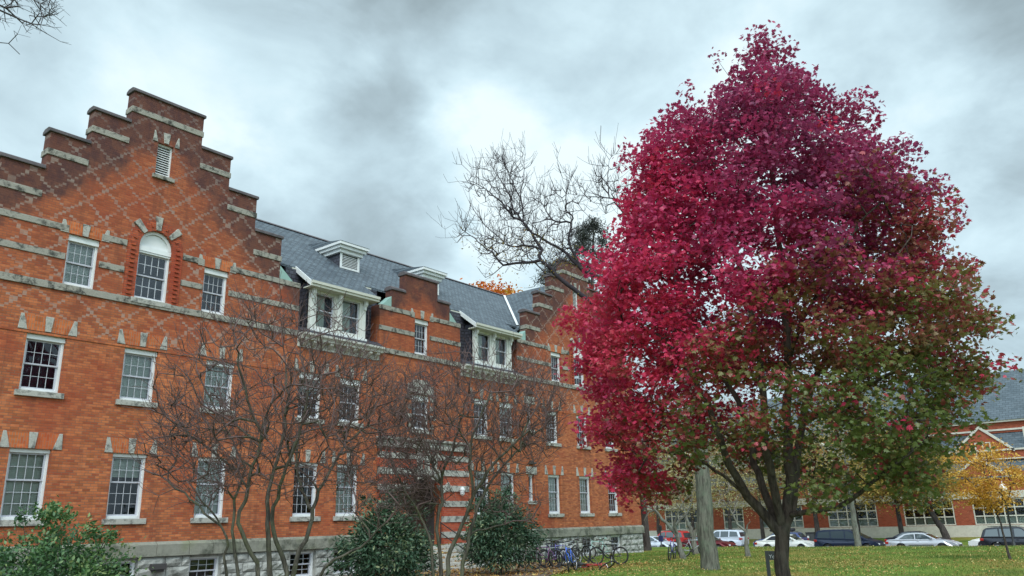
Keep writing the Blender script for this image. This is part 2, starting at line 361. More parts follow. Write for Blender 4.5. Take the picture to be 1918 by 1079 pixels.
def fast_mesh(name, V, Fc, mat, parent=None, tone=None, off=None, smooth=False):
    """V (n,3), Fc (m,k) arrays -> one mesh object"""
    me = bpy.data.meshes.new(name); m, k = Fc.shape
    if off is not None: V = V-np.asarray(off)
    me.vertices.add(len(V)); me.vertices.foreach_set('co', V.astype(np.float32).ravel())
    me.loops.add(m*k); me.loops.foreach_set('vertex_index', Fc.astype(np.int32).ravel())
    me.polygons.add(m); me.polygons.foreach_set('loop_start', np.arange(m, dtype=np.int32)*k)
    if smooth: me.polygons.foreach_set('use_smooth', np.ones(m, dtype=bool))
    me.update(calc_edges=True)
    if tone is not None:
        at = me.attributes.new('tone', 'FLOAT', 'POINT'); at.data.foreach_set('value', tone.astype(np.float32))
    me.materials.append(MATS[mat])
    o = bpy.data.objects.new(name, me); COL.objects.link(o)
    if parent: o.parent = parent
    return o
def thing(name, label, cat, loc=(0, 0, 0), rot=(0, 0, 0), group=None):
    o = bpy.data.objects.new(name, None); COL.objects.link(o); o.location = loc; o.rotation_euler = rot
    o.empty_display_size = .3; o['label'] = label; o['category'] = cat
    if group: o['group'] = group
    return o
def tag(o, label=None, cat=None, group=None, kind=None):
    for k, v in (('label', label), ('category', cat), ('group', group), ('kind', kind)):
        if v: o[k] = v
    return o
def structure(o, label, cat): return tag(o, label, cat, kind='structure')

# leaf templates (vertices in the leaf plane, stem at the origin, tip towards +y), fan triangles
def fan(ring, drop=.0):
    V = [(0, .42, .0)]+[(x, y, -drop*abs(x)) for x, y in ring]
    k = len(ring); return np.array(V, float), np.array([(0, 1+i, 1+(i+1) % k) for i in range(k)])
MAPLE = fan([(0, 0), (.30, .02), (.52, .30), (.26, .36), (.46, .72), (.20, .62), (0, 1.0), (-.20, .62), (-.46, .72), (-.26, .36), (-.52, .30), (-.30, .02)], .28)
OVAL = fan([(0, 0), (.22, .25), (.24, .6), (0, 1.0), (-.24, .6), (-.22, .25)], .3)
LANCE = fan([(0, 0), (.15, .3), (.14, .65), (0, 1.0), (-.14, .65), (-.15, .3)], .35)
DIAMOND = (np.array([(0, 0, 0), (.3, .5, -.08), (0, 1, 0), (-.3, .5, -.08)], float), np.array([(0, 1, 2), (0, 2, 3)]))
def leaves(P, size, tmpl, N=None, flat=.5, dirs=None, droop=0.0):
    """scatter one leaf at each point: flat = how much leaves lie level, dirs = preferred pointing direction"""
    n = len(P); T, Fc = tmpl; k = len(T)
    nz = RNG.normal(size=(n, 3)); nz[:, 2] = nz[:, 2]*(1-flat)+flat*2.0*np.sign(nz[:, 2]+.6)
    nz /= np.linalg.norm(nz, axis=1)[:, None]
    d = RNG.normal(size=(n, 3))
    if dirs is not None: d = d*.7+dirs*1.3
    d[:, 2] -= droop
    y = d-(d*nz).sum(1)[:, None]*nz; y /= np.linalg.norm(y, axis=1)[:, None]+1e-9
    x = np.cross(y, nz)
    s = np.broadcast_to(size, (n,)) if np.ndim(size) < 2 else size
    V = P[:, None, :]+s[:, None, None]*(T[None, :, 0:1]*x[:, None, :]+T[None, :, 1:2]*y[:, None, :]+T[None, :, 2:3]*nz[:, None, :])
    Fi = (Fc[None, :, :]+(np.arange(n)*k)[:, None, None]).reshape(-1, 3)
    return V.reshape(-1, 3), Fi, k

# ------------------------------------------------------------------ tree growth
class Skeleton:
    def __init__(s): s.p = []; s.par = []; s.minr = []
    def add(s, p, par, r=0.0): s.p.append(np.asarray(p, float)); s.par.append(par); s.minr.append(r); return len(s.p)-1
    def limb(s, pts, r0, r1, step=.25, start=None, wob=.02):
        """a drawn limb; start = node it leaves from, else nearest node (or the root)"""
        pts = [np.asarray(p, float) for p in pts]
        if start is None and s.p:
            d = np.linalg.norm(np.array(s.p)-pts[0], axis=1); start = int(d.argmin())
        L = np.cumsum([0]+[np.linalg.norm(pts[i+1]-pts[i]) for i in range(len(pts)-1)])
        n = max(2, int(L[-1]/step)+1); last = start if start is not None else -1; ids = []
        # smooth through the points (Catmull-Rom)
        ext = [2*pts[0]-pts[1]]+pts+[2*pts[-1]-pts[-2]]
        for i in range(0 if start is None else 1, n+1):
            t = L[-1]*i/n; k = min(int(np.searchsorted(L, t, 'right'))-1, len(pts)-2); k = max(k, 0)
            u = (t-L[k])/(L[k+1]-L[k]+1e-9); p0, p1, p2, p3 = ext[k], ext[k+1], ext[k+2], ext[k+3]
            q = .5*((2*p1)+(-p0+p2)*u+(2*p0-5*p1+4*p2-p3)*u*u+(-p0+3*p1-3*p2+p3)*u**3)
            q = q+RNG.normal(size=3)*wob*(0 if i == 0 else 1)
            last = s.add(q, last, r0+(r1-r0)*i/n); ids.append(last)
        return ids
    def reach(s, targets, step=.3, jit=.05, sag=.0, allow=None, bend=.4, order=None, maxd=None):
        """connect every target to the growing skeleton by a bending twig"""
        tips = []
        P = np.array(s.p); base = P if allow is None else P[allow]
        d0 = np.array([np.min(np.linalg.norm(base-t, axis=1)) for t in targets])
        cap = len(P)+len(targets)*14; A = np.zeros((cap, 3)); D = np.zeros((cap, 3)); ok = np.zeros(cap, bool); n = len(P); A[:n] = P
        for i in range(n):
            q = s.par[i]; v = P[i]-P[q] if q >= 0 else np.array([0, 0, 1.]); D[i] = v/(np.linalg.norm(v)+1e-9)
        ok[:n] = True
        if allow is not None: ok[:n] = False; ok[list(allow)] = True
        for ti in np.argsort(d0):
            t = targets[ti]; dv = t-A[:n]; dist = np.linalg.norm(dv, axis=1)+1e-9
            cs = (dv*D[:n]).sum(1)/dist
            cost = dist*(1.55-.6*cs)+np.where(ok[:n], 0, 1e6)
            j = int(cost.argmin()); d = dist[j]
            if maxd and d > maxd: continue
            m = max(1, min(13, int(d/step))); c = A[j]+D[j]*d*bend; last = j
            for i in range(1, m+1):
                u = i/m; q = (1-u)**2*A[j]+2*u*(1-u)*c+u*u*t
                if i < m: q = q+RNG.normal(size=3)*jit
                prev = A[last]; last = s.add(q, last); A[n] = q; v = q-prev; D[n] = v/(np.linalg.norm(v)+1e-9); ok[n] = True; n += 1
            tips.append(last)
        return tips
    def radii(s, rtip, rbase):
        n = len(s.p); kids = np.zeros(n); 
        cnt = np.zeros(n); par = s.par
        for i in range(n-1, -1, -1):
            if cnt[i] == 0: cnt[i] = 1
            if par[i] >= 0: cnt[par[i]] += cnt[i]
        e = math.log(max(2, cnt[0]))/math.log(rbase/rtip)
        r = rtip*cnt**(1/e)
        mr = np.array(s.minr)
        for i in range(n):
            if mr[i] > 0: r[i] = mr[i]
            elif par[i] >= 0: r[i] = min(r[i], r[par[i]]*.92)
        return np.maximum(r, rtip*.6), cnt
    def mesh(s, rtip, rbase, split, off=(0, 0, 0), flare=0.0):
        """two mesh builders: thick wood and thin wood"""
        r, cnt = s.radii(rtip, rbase); n = len(s.p); ch = [[] for _ in range(n)]
        for i in range(n):
            if s.par[i] >= 0: ch[s.par[i]].append(i)
        thick, thin = MB(), MB(); starts = [(-1, 0)]+[(-1, i) for i in range(1, n) if s.par[i] < 0]
        while starts:
            pr, i = starts.pop(); pts = []; rr = []
            if pr >= 0: pts.append(s.p[pr]); rr.append(min(r[pr], r[i]*1.25))
            while True:
                pts.append(s.p[i]); rr.append(r[i])
                if not ch[i]: break
                c = max(ch[i], key=lambda q: r[q])
                for q in ch[i]:
                    if q != c: starts.append((i, q))
                if (r[i] > split) != (r[c] > split) and len(pts) > 1:
                    starts.append((i, c)); break
                i = c
            if len(pts) < 2: continue
            big = rr[-1] > split if len(rr) < 3 else rr[1] > split
            mx = max(rr); sides = 14 if mx > .12 else 10 if mx > .06 else 6 if mx > .025 else 4 if mx > .01 else 3
            if flare and pr < 0:
                for q in range(len(rr)):
                    h = pts[q][2]-pts[0][2]; rr[q] *= 1+flare*math.exp(-h/.28)
            (thick if big else thin).tube([p-np.asarray(off) for p in pts], rr, sides, cap=False)
        return thick, thin
def rand_in_ellipsoid(n, c, r, shell=.0):
    d = RNG.normal(size=(n, 3)); d /= np.linalg.norm(d, axis=1)[:, None]
    u = RNG.random(n)**(1/3.); u = shell+(1-shell)*u
    return np.asarray(c)+d*u[:, None]*np.asarray(r)
# ================================================================== THE SETTING
def grid_sheet(name, xs, ys, zf, mat, label, cat):
    xs = np.asarray(xs, float); ys = np.asarray(ys, float); X, Y = np.meshgrid(xs, ys, indexing='ij'); Z = zf(X, Y)
    V = np.stack([X, Y, Z], -1).reshape(-1, 3); nx, ny = len(xs), len(ys)
    i, j = np.meshgrid(np.arange(nx-1), np.arange(ny-1), indexing='ij'); a = (i*ny+j).ravel()
    o = fast_mesh(name, V, np.stack([a, a+ny, a+ny+1, a+1], -1), mat, smooth=True)
    return structure(o, label, cat)
def hgt(X, Y):
    """lawn: level beside the hall, dipping to the street"""
    t = np.clip((X-48.5)/13.0, 0, 1); return -1.0*t*t*(3-2*t)+.035*np.sin(X*.37+1)*np.sin(Y*.29)+.02*np.sin(X*1.1+Y*.8)-.03
gb = MB(); gb.box(-500, 900, -700, 700, -2.4, -2.0)
structure(gb.build('ground', 'lawn'), 'grass plain reaching beyond the campus street to the horizon', 'ground')
grid_sheet('lawn', np.concatenate([np.arange(-60, 10, 5), np.arange(10, 63.1, .6)]), np.concatenate([np.arange(-70, -5, 5), np.arange(-5, 30, .6), np.arange(30, 120, 5)]), hgt, 'lawn',
           'green lawn strewn with yellow leaves running down to the street', 'lawn')
sb = MB(); sb.box(63.3, 77.5, -120, 160, -1.5, -1.12); structure(sb.build('street', 'asphalt'), 'grey asphalt street behind the lawn with parked cars', 'street')
kb = MB()
for k in range(-40, 53):
    kb.box(63.0, 63.3, k*3, k*3+2.98, -1.5, -.99)
structure(kb.build('kerb', 'concrete', bevel=.02), 'pale concrete kerb along the lawn edge of the street', 'kerb')
kb = MB()
for k in range(-40, 53):
    kb.box(77.5, 77.8, k*3, k*3+2.98, -1.5, -.97)
structure(kb.build('kerb', 'concrete', bevel=.02), 'pale concrete kerb on the far side of the street', 'kerb')
grid_sheet('verge', np.arange(77.8, 96.1, 1.0), np.arange(-90, 130, 2.0), lambda X, Y: -1.0+.45*np.clip((X-77.8)/9, 0, 1)+.02*np.sin(X*2+Y), 'lawn',
           'leaf covered grass strip between the far kerb and the long brick building', 'verge')
bed = [(30.6, 25), (30.6, 20.6), (28.5, 19.0), (25.5, 18.2), (22.5, 16.8), (18, 16.2), (9, 17), (2, 19), (2, 25)]
mb = MB(); mb.poly([(x, y, .012) for x, y in bed]); structure(mb.build('planting_bed', 'bed_soil'), 'bare leaf strewn soil bed below the hall beside the bicycles', 'planting bed')

# ================================================================== THE BRICK HALL
ROOT = (24.75, 25.0, 0.0)
hall = thing('brick_hall', 'long red brick hall with stepped gables, grey slate roof and white dormer windows', 'building', ROOT)
def hp(mb, name, mat, parent=None, **kw): return mb.build(name, mat, parent or hall, off=ROOT if parent is None else (0, 0, 0), **kw)
FY = 25.0
def grid_wall(mb, xs, zs, solid, y0, y1):
    xs = sorted(set(round(v, 4) for v in xs)); zs = sorted(set(round(v, 4) for v in zs)); nx, nz = len(xs)-1, len(zs)-1
    S = [[solid((xs[i]+xs[i+1])/2, (zs[k]+zs[k+1])/2) for k in range(nz)] for i in range(nx)]
    g = lambda i, k: 0 <= i < nx and 0 <= k < nz and S[i][k]
    for i in range(nx):
        for k in range(nz):
            if not S[i][k]: continue
            a, b, c, d = xs[i], xs[i+1], zs[k], zs[k+1]
            mb.quad((a, y0, c), (b, y0, c), (b, y0, d), (a, y0, d)); mb.quad((b, y1, c), (a, y1, c), (a, y1, d), (b, y1, d))
            if not g(i-1, k): mb.quad((a, y1, c), (a, y0, c), (a, y0, d), (a, y1, d))
            if not g(i+1, k): mb.quad((b, y0, c), (b, y1, c), (b, y1, d), (b, y0, d))
            if not g(i, k-1): mb.quad((a, y1, c), (b, y1, c), (b, y0, c), (a, y0, c))
            if not g(i, k+1): mb.quad((a, y0, d), (b, y0, d), (b, y1, d), (a, y1, d))
Z1, Z1t, Z2, Z2t, Z3, Z3t = 2.13, 4.08, 5.69, 7.45, 9.0, 10.62
LW, RW = (6.45, 18.15), (31.6, 43.0)            # the two gabled wings
# windows: x0, x1, z0, z1, kind
WIN = []
for x, b1_, b2_ in ((8.82, 'full', 'none'), (11.68, 'half', 'full'), (14.5, 'full', 'full'), (18.33, 'none', 'half'), (20.28, 'full', 'none'), (28.24, 'half', 'none'), (30.12, 'full', 'half'),
                    (33.9, 'full', 'none'), (36.72, 'full', 'none'), (39.55, 'none', 'none')):
    w = 1.10
    WIN.append((x, x+w, Z1, Z1t, 'first', b1_)); WIN.append((x, x+w, Z2, Z2t, 'second', b2_))
WIN.append((24.2, 25.3, Z2, 7.20, 'second', 'none'))
for x, b in ((9.58, 'full'), (14.13, 'none'), (34.55, 'none'), (39.2, 'half')): WIN.append((x, x+.95, Z3, Z3t, 'attic', b))
WIN.append((24.35, 25.25, Z3, Z3t, 'attic', 'none'))
ARCHES = [(11.76, 12.90), (36.68, 37.82)]
NARROW = [(32.27, 32.72, 2.76, 4.04), (32.27, 32.72, 6.26, 7.56)]
BASEW = [(x, x+1.1, .06, .93) for x in (11.68, 14.5, 18.33, 20.28, 28.24, 30.12, 33.9, 36.72, 39.55)]
DOOR = (23.95, 26.05, .95, 3.65)
OPEN = [w[:4] for w in WIN]+[(a, b, Z3, 11.42) for a, b in ARCHES]+NARROW+[DOOR]
LOUV = [(12.02, 12.58, 13.42, 14.62), (36.95, 37.51, 13.42, 14.62)]
OPEN += LOUV
def steps(cx):
    return [(cx-5.85, cx-4.85, 10.85), (cx-4.85, cx-3.65, 12.46), (cx-3.65, cx-2.45, 13.74), (cx-2.45, cx-1.27, 14.97), (cx-1.27, cx+1.3, 16.18),
            (cx+1.3, cx+2.5, 14.97), (cx+2.5, cx+3.7, 13.74), (cx+3.7, cx+4.9, 12.46), (cx+4.9, cx+5.85, 10.85)]
def wing_top(cx):
    S = steps(cx)
    return lambda x: next((t for a, b, t in S if a <= x <= b), 0)
LC, RC = 12.30, 37.30
for cx, (x0, x1) in ((LC, LW), (RC, RW)):
    top = wing_top(cx); S = steps(cx)
    ops = [o for o in OPEN if x0 < (o[0]+o[1])/2 < x1]
    mb = MB()
    grid_wall(mb, [x0, x1]+[a for a, b, t in S if x0 < a < x1]+[v for o in ops for v in o[:2]], [1.45]+[t for _, _, t in S]+[v for o in ops for v in o[2:]],
              lambda x, z: z < top(x) and not any(o[0] < x < o[1] and o[2] < z < o[3] for o in ops), FY, FY+.42)
    # spandrels of the arched window
    for a, b in ARCHES:
        if x0 < a < x1:
            c, r, zs = (a+b)/2, (b-a)/2, 10.85; n = 14
            for i in range(n):
                t0, t1 = pi*i/n, pi*(i+1)/n; p0 = (c+r*cos(t0), zs+r*sin(t0)); p1 = (c+r*cos(t1), zs+r*sin(t1))
                mb.quad((p1[0], FY, p1[1]), (p0[0], FY, p0[1]), (p0[0], FY, 11.42), (p1[0], FY, 11.42))
                mb.quad((p0[0], FY, p0[1]), (p1[0], FY, p1[1]), (p1[0], FY+.3, p1[1]), (p0[0], FY+.3, p0[1]))
    hp(mb, 'gable_wall', 'brick')
    # copings: a dark rounded cap on every step, and the pale band under it
    cop, bands = MB(), MB()
    for a, b, t in S:
        if t < 11: continue
        a, b = max(a, x0), min(b, x1); mid = abs((a+b)/2-cx) < .3
        aa, bb = a-(.06 if (a+b)/2 < cx or mid else -.002), b+(.06 if (a+b)/2 > cx or mid else -.002)
        cop, bands = MB(), MB()
        cop.prism([(FY-.07, t-.02), (FY-.06, t+.09), (FY+.08, t+.16), (FY+.36, t+.16), (FY+.50, t+.09), (FY+.50, t-.02)][::-1], aa, bb, 'x')
        z1 = t-.57 if t > 12.6 else t-.72
        x = a-(.035 if (a+b)/2 < cx or mid else 0); e = b+(.035 if (a+b)/2 > cx or mid else 0)
        bands.box(x, e, FY-.035, FY+.45, z1-.21, z1)
        hp(cop, 'coping', 'coping', bevel=.02); hp(bands, 'step_band', 'belt_stone', bevel=.015)
    for sgn in (-1, 1):
        e = cx+sgn*5.85; i = cx+sgn*4.9
        if not (x0-.1 < e < x1+.1): e = x0 if sgn < 0 else x1
        mb = MB(); e = i+sgn*.62; pts = [(i, 10.88), (e, 10.88), (i, 11.40)]
        mb.prism(pts if sgn > 0 else pts[::-1], FY+.02, FY+.40); hp(mb, 'copper_flashing', 'copper')

# centre of the hall: wall below the cornice, and the stepped brick bay over the entrance
BAYS = [(22.27, 22.96, 10.85), (22.96, 23.77, 11.66), (23.77, 25.80, 12.52), (25.80, 26.60, 11.66), (26.60, 27.31, 10.85)]
def ctop(x): return next((t for a, b, t in BAYS if a <= x <= b), 8.42)
ops = [o for o in OPEN if 18.15 < (o[0]+o[1])/2 < 31.6]
mb = MB()
grid_wall(mb, [18.15, 31.6]+[a for a, _, _ in BAYS]+[27.31]+[v for o in ops for v in o[:2]], [1.45, 8.42, .95]+[t for _, _, t in BAYS]+[v for o in ops for v in o[2:]],
          lambda x, z: z < ctop(x) and (z > 1.45 or 22.35 < x < 27.7) and not any(o[0] < x < o[1] and o[2] < z < o[3] for o in ops), FY, FY+.42)
for xa in (22.27, 26.95): mb.box(xa, xa+.36, FY+.425, FY+1.3, 8.5, 10.84)
c, r, zs = 25.0, 1.05, 2.6
for i in range(16):
    t0, t1 = pi*i/16, pi*(i+1)/16; p0 = (c+r*cos(t0), zs+r*sin(t0)); p1 = (c+r*cos(t1), zs+r*sin(t1))
    mb.quad((p1[0], FY, p1[1]), (p0[0], FY, p0[1]), (p0[0], FY, 3.65), (p1[0], FY, 3.65)); mb.quad((p0[0], FY, p0[1]), (p1[0], FY, p1[1]), (p1[0], FY+.42, p1[1]), (p0[0], FY+.42, p0[1]))
hp(mb, 'entrance_wall', 'brick')
cop = MB()
for a, b, t in BAYS:
    cop = MB()
    if t > 11: cop.prism([(FY-.06, t-.02), (FY-.05, t+.08), (FY+.08, t+.17), (FY+.34, t+.17), (FY+.48, t+.08), (FY+.48, t-.02)][::-1], a-.05, b+.05 if (a < 23) is False else b, 'x'); hp(cop, 'coping', 'coping', bevel=.02)
for pts in ([(22.42, 10.88), (22.95, 10.88), (22.95, 11.34)], [(26.62, 10.88), (27.1, 10.88), (26.62, 11.30)]):
    mb = MB(); mb.prism(pts, FY+.02, FY+.40); hp(mb, 'copper_flashing', 'copper')
# belts of pale stone
def belt(x0, x1, z0, z1, proud=.035):
    m = MB(); m.box(x0, x1, FY-proud, FY+.03, z0, z1); hp(m, 'string_course', 'belt_stone', bevel=.012)
def spans(x0, x1, cuts):
    cuts = sorted(cuts); out = []; x = x0
    for a, b in cuts:
        if a > x: out.append((x, a))
        x = max(x, b)
    if x < x1: out.append((x, x1))
    return out
mb = MB()
for x0, x1, cuts in ((LW[0], LW[1], [(9.55, 10.56), (11.36, 13.30), (14.10, 15.11)]), (RW[0], RW[1], [(34.52, 35.53), (36.28, 38.22), (39.17, 40.18)]), (22.25, 27.33, [(24.32, 25.28)])):
    for a, b in spans(x0, x1, cuts): belt(a, b, 10.66, 10.86)
    for a, b in spans(x0, x1, cuts): belt(a, b, 9.75, 9.95)
    belt(x0, x1, 8.77, 8.99, .06)
for a, b in (LW, RW): mb = MB(); mb.box(a, b, FY-.022, FY+.02, 7.36, 7.43); hp(mb, 'brick_ledge', 'brick')

# ---- windows
CACHE = {}
def put(key, maker, name, mat, parent, loc=(0, 0, 0), bevel=0.0):
    """one mesh per kind, shared by every copy"""
    if key not in CACHE:
        o = maker().build(name, mat, parent, bevel=bevel); CACHE[key] = o
    else:
        o = CACHE[key].copy(); COL.objects.link(o); o.parent = parent
    o.location = loc; return o
def window(x0, x1, z0, z1, kind, blind):
    w, h = round(x1-x0, 3), round(z1-z0, 3); head = {'first': .11, 'second': .24, 'attic': .20, 'basement': .05, 'narrow': .06}[kind]; jw = .075; K = (w, h, kind)
    y = .13
    def frame():
        m = MB(); m.box(0, jw, y, y+.13, 0, h-head); m.box(w-jw, w, y, y+.13, 0, h-head)
        m.box(0, w, y-.045, y+.13, h-head, h)
        if head > .15: m.box(0, w, y-.06, y-.046, h-head, h-head*.45)
        m.box(jw, w-jw, y-.01, y+.13, .012, .10 if kind != 'basement' else .05); return m
    loc = (x0-ROOT[0], 0, z0)
    f = put(K+('f',), frame, 'window', 'white_paint', hall, loc, .008)
    b0 = .10 if kind != 'basement' else .05; t0 = h-head; mid = b0+(t0-b0)*(.5 if kind != 'first' else .57)
    cols = {'first': 4, 'second': 4, 'attic': 4, 'basement': 3, 'narrow': 1}[kind]; up, lo = (2, 3) if kind == 'first' else (2, 2)
    st = .045
    def sash():
        m = MB()
        for za, zb, ya in ((mid-.02, t0, y+.035), (b0, mid+.02, y+.075)):
            m.box(jw, jw+st, ya, ya+.035, za, zb); m.box(w-jw-st, w-jw, ya, ya+.035, za, zb)
            m.box(jw+st, w-jw-st, ya, ya+.035, za, za+.045); m.box(jw+st, w-jw-st, ya, ya+.035, zb-.045, zb)
        return m
    put(K+('s',), sash, 'sash', 'sash_paint', f)
    if cols > 1:
        def munt():
            m = MB(); a, b = jw+st, w-jw-st
            for za, zb, ya, n in ((mid+.025, t0-.045, y+.042, up), (b0+.045, mid-.025, y+.082, lo)):
                for i in range(1, cols): q = a+(b-a)*i/cols; m.box(q-.0065, q+.0065, ya, ya+.02, za, zb)
                for k in range(1, n):
                    q = za+(zb-za)*k/n
                    for i in range(cols): m.box(a+(b-a)*i/cols+.0066*(i > 0), a+(b-a)*(i+1)/cols-.0066*(i < cols-1), ya, ya+.02, q-.0065, q+.0065)
            return m
        put(K+('m',), munt, 'muntins', 'muntin_paint', f)
    def pane():
        m = MB()
        for za, zb, ya in ((mid, t0, y+.058), (b0, mid, y+.098)): m.quad((jw, ya, za), (w-jw, ya, za), (w-jw, ya, zb), (jw, ya, zb))
        return m
    put(K+('p',), pane, 'pane', 'window_glass', f)
    if blind != 'none':
        zb = b0 if blind == 'full' else b0+(t0-b0)*.66
        def bl():
            m = MB(); n = int((t0-zb)/.05)
            for i in range(n): q = zb+(t0-zb)*i/n; m.quad((jw, y+.16, q), (w-jw, y+.16, q), (w-jw, y+.175, q+(t0-zb)/n), (jw, y+.175, q+(t0-zb)/n))
            return m
        put(K+('b', blind), bl, 'blind', 'blind', f)
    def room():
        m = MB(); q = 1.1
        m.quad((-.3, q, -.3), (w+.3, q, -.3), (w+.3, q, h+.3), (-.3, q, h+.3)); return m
    put(K+('r',), room, 'curtain_or_dark_sheet', 'dark_room', f)  # dark sheet behind the pane, its colour painted as the unlit room
    if kind in ('first', 'second', 'narrow'):
        def sill():
            m = MB(); m.box(-.11, w+.11, -.085, y-.012, -.155, .012); return m
        put(K+('sill',), sill, 'sill', 'lintel_stone', f, (0, 0, 0), .012)
    if kind in ('first', 'second', 'attic'):
        hh = .46 if kind != 'attic' else .40; p = .028
        def spr(sg):
            def mk():
                m = MB(); pts = [(-.27, h), (-.015, h), (-.15, h+hh), (-.235, h+hh)]
                if sg > 0: pts = [(w-a, b) for a, b in pts][::-1]
                m.prism(pts, -p, .06); return m
            return mk
        put(K+('sl',), spr(-1), 'springer_stone', 'lintel_stone', f, (0, 0, 0), .01); put(K+('sr',), spr(1), 'springer_stone', 'lintel_stone', f, (0, 0, 0), .01)
        def key(): m = MB(); m.prism([(w/2-.08, h+.003), (w/2+.08, h+.003), (w/2+.115, h+hh), (w/2-.115, h+hh)], -p-.012, .06); return m
        put(K+('k',), key, 'keystone', 'lintel_stone', f, (0, 0, 0), .01)
        def arch():
            m = MB()
            for s in (0, 1):
                pts = [(-.012, h+.002), (w/2-.085, h+.002), (w/2-.12, h+hh-.01), (-.148, h+hh-.01)]
                if s: pts = [(w-a, b) for a, b in pts][::-1]
                m.prism(pts, -.006, .05)
            return m
        put(K+('a',), arch, 'flat_arch', 'soldier_brick', f)
    return f
for x0, x1, z0, z1, kind, bl in WIN: window(x0, x1, z0, z1, kind, bl)
for a in BASEW: window(*a, 'basement', 'none')
for a in NARROW:
    window(*a, 'narrow', 'full')
    mb = MB(); mb.box(a[0]-.20, a[1]+.20, FY-.05, FY+.05, a[3]+.002, a[3]+.38); hp(mb, 'lintel_block', 'lintel_stone', bevel=.02)
    mb = MB(); mb.box(a[0]+.02, a[1]+.05, FY-.16, FY+.01, a[3]+.50, a[3]+.60); mb.box(a[0]+.10, a[1]-.06, FY-.10, FY+.01, a[3]+.60, a[3]+.68); hp(mb, 'vent_hood', 'dark_metal', bevel=.02)
# the stone head over the middle window of the second floor
mb = MB(); mb.prism([(24.02, 7.22), (25.48, 7.22), (25.48, 7.52), (25.15, 7.86), (24.35, 7.86), (24.02, 7.52)], FY-.07, FY+.05); hp(mb, 'window_head', 'lintel_stone', bevel=.03)
for k in range(4):
    z = 5.75+k*.40
    for s in (-1, 1): mb = MB(); xa = 24.75+s*.56; mb.box(min(xa, xa+s*(.22+.14*(k % 2))), max(xa, xa+s*(.22+.14*(k % 2))), FY-.03, FY+.04, z, z+.2); hp(mb, 'quoin_stone', 'lintel_stone', bevel=.012)
# arched attic windows
for a, b in ARCHES:
    c, r, zs = (a+b)/2, (b-a)/2, 10.85
    window(a, b, Z3, 10.66, 'narrow', 'none')
    m = MB(); n = 18
    m.box(a, b, FY+.06, FY+.26, 10.665, 10.83)
    ro = r-.002
    for i in range(n):
        t0, t1 = pi*i/n, pi*(i+1)/n
        q = [(c+ro*cos(t0), zs+ro*sin(t0)), (c+ro*cos(t1), zs+ro*sin(t1)), (c+(r-.10)*cos(t1), zs+(r-.10)*sin(t1)), (c+(r-.10)*cos(t0), zs+(r-.10)*sin(t0))]
        m.prism(q[::-1], FY+.08, FY+.24)
    fr = hp(m, 'arched_frame', 'white_paint')
    m = MB(); m.prism([(c+(r-.09)*cos(pi*i/n), zs-.02+(r-.09)*sin(pi*i/n)) for i in range(n+1)][::-1], FY+.15, FY+.2); o = hp(m, 'tympanum', 'white_paint'); 
    m = MB()
    for i in range(1, 4): q = a+.12+(b-a-.24)*i/4; m.box(q-.01, q+.01, FY+.175, FY+.195, 9.94, 10.58)
    for i in range(1, 4): q = a+.12+(b-a-.24)*i/4; m.box(q-.01, q+.01, FY+.215, FY+.235, 9.16, 9.82)
    for q, yy in ((10.24, .177), (9.5, .217)): m.box(a+.12, b-.12, FY+yy, FY+yy+.016, q-.01, q+.01)
    hp(m, 'muntins', 'muntin_paint')
    # rough notched brick round it
    m = MB()
    for s in (-1, 1):
        e = a if s < 0 else b
        m.box(min(e, e+s*.37)+.001, max(e, e+s*.37)-.001, FY-.035, FY+.02, 9.0, 10.85)
        for k in range(12):
            z = 9.08+k*.15; xx = e+s*.20; m.box(xx-.07, xx+.07, FY-.075, FY-.034, z, z+.065)
    for i in range(n):
        t0, t1 = pi*i/n, pi*(i+1)/n; R = r+.37
        q = [(c+(r+.001)*cos(t0), zs+(r+.001)*sin(t0)), (c+R*cos(t0), zs+R*sin(t0)), (c+R*cos(t1), zs+R*sin(t1)), (c+(r+.001)*cos(t1), zs+(r+.001)*sin(t1))]
        m.prism(q[::-1], FY-.035, FY+.02)
        if i % 2 == 0:
            ra, rb = r+.13, r+.24; tm = t0+.08; tn = t1-.02
            m.prism([(c+ra*cos(tm), zs+ra*sin(tm)), (c+rb*cos(tm), zs+rb*sin(tm)), (c+rb*cos(tn), zs+rb*sin(tn)), (c+ra*cos(tn), zs+ra*sin(tn))][::-1], FY-.07, FY-.034)
    hp(m, 'arch_surround', 'notched_brick')
    for t in (pi*.5, pi*.25, pi*.75):
        m = MB(); ra, rb = r+.02, r+.50
        d, e = .08, .12; ux, uz, vx, vz = cos(t), sin(t), -sin(t), cos(t)
        q = [(c+ra*ux-d*vx, zs+ra*uz-d*vz), (c+rb*ux-e*vx, zs+rb*uz-e*vz), (c+rb*ux+e*vx, zs+rb*uz+e*vz), (c+ra*ux+d*vx, zs+ra*uz+d*vz)]
        m.prism(q[::-1], FY-.085, FY+.03); hp(m, 'voussoir', 'lintel_stone', bevel=.015)
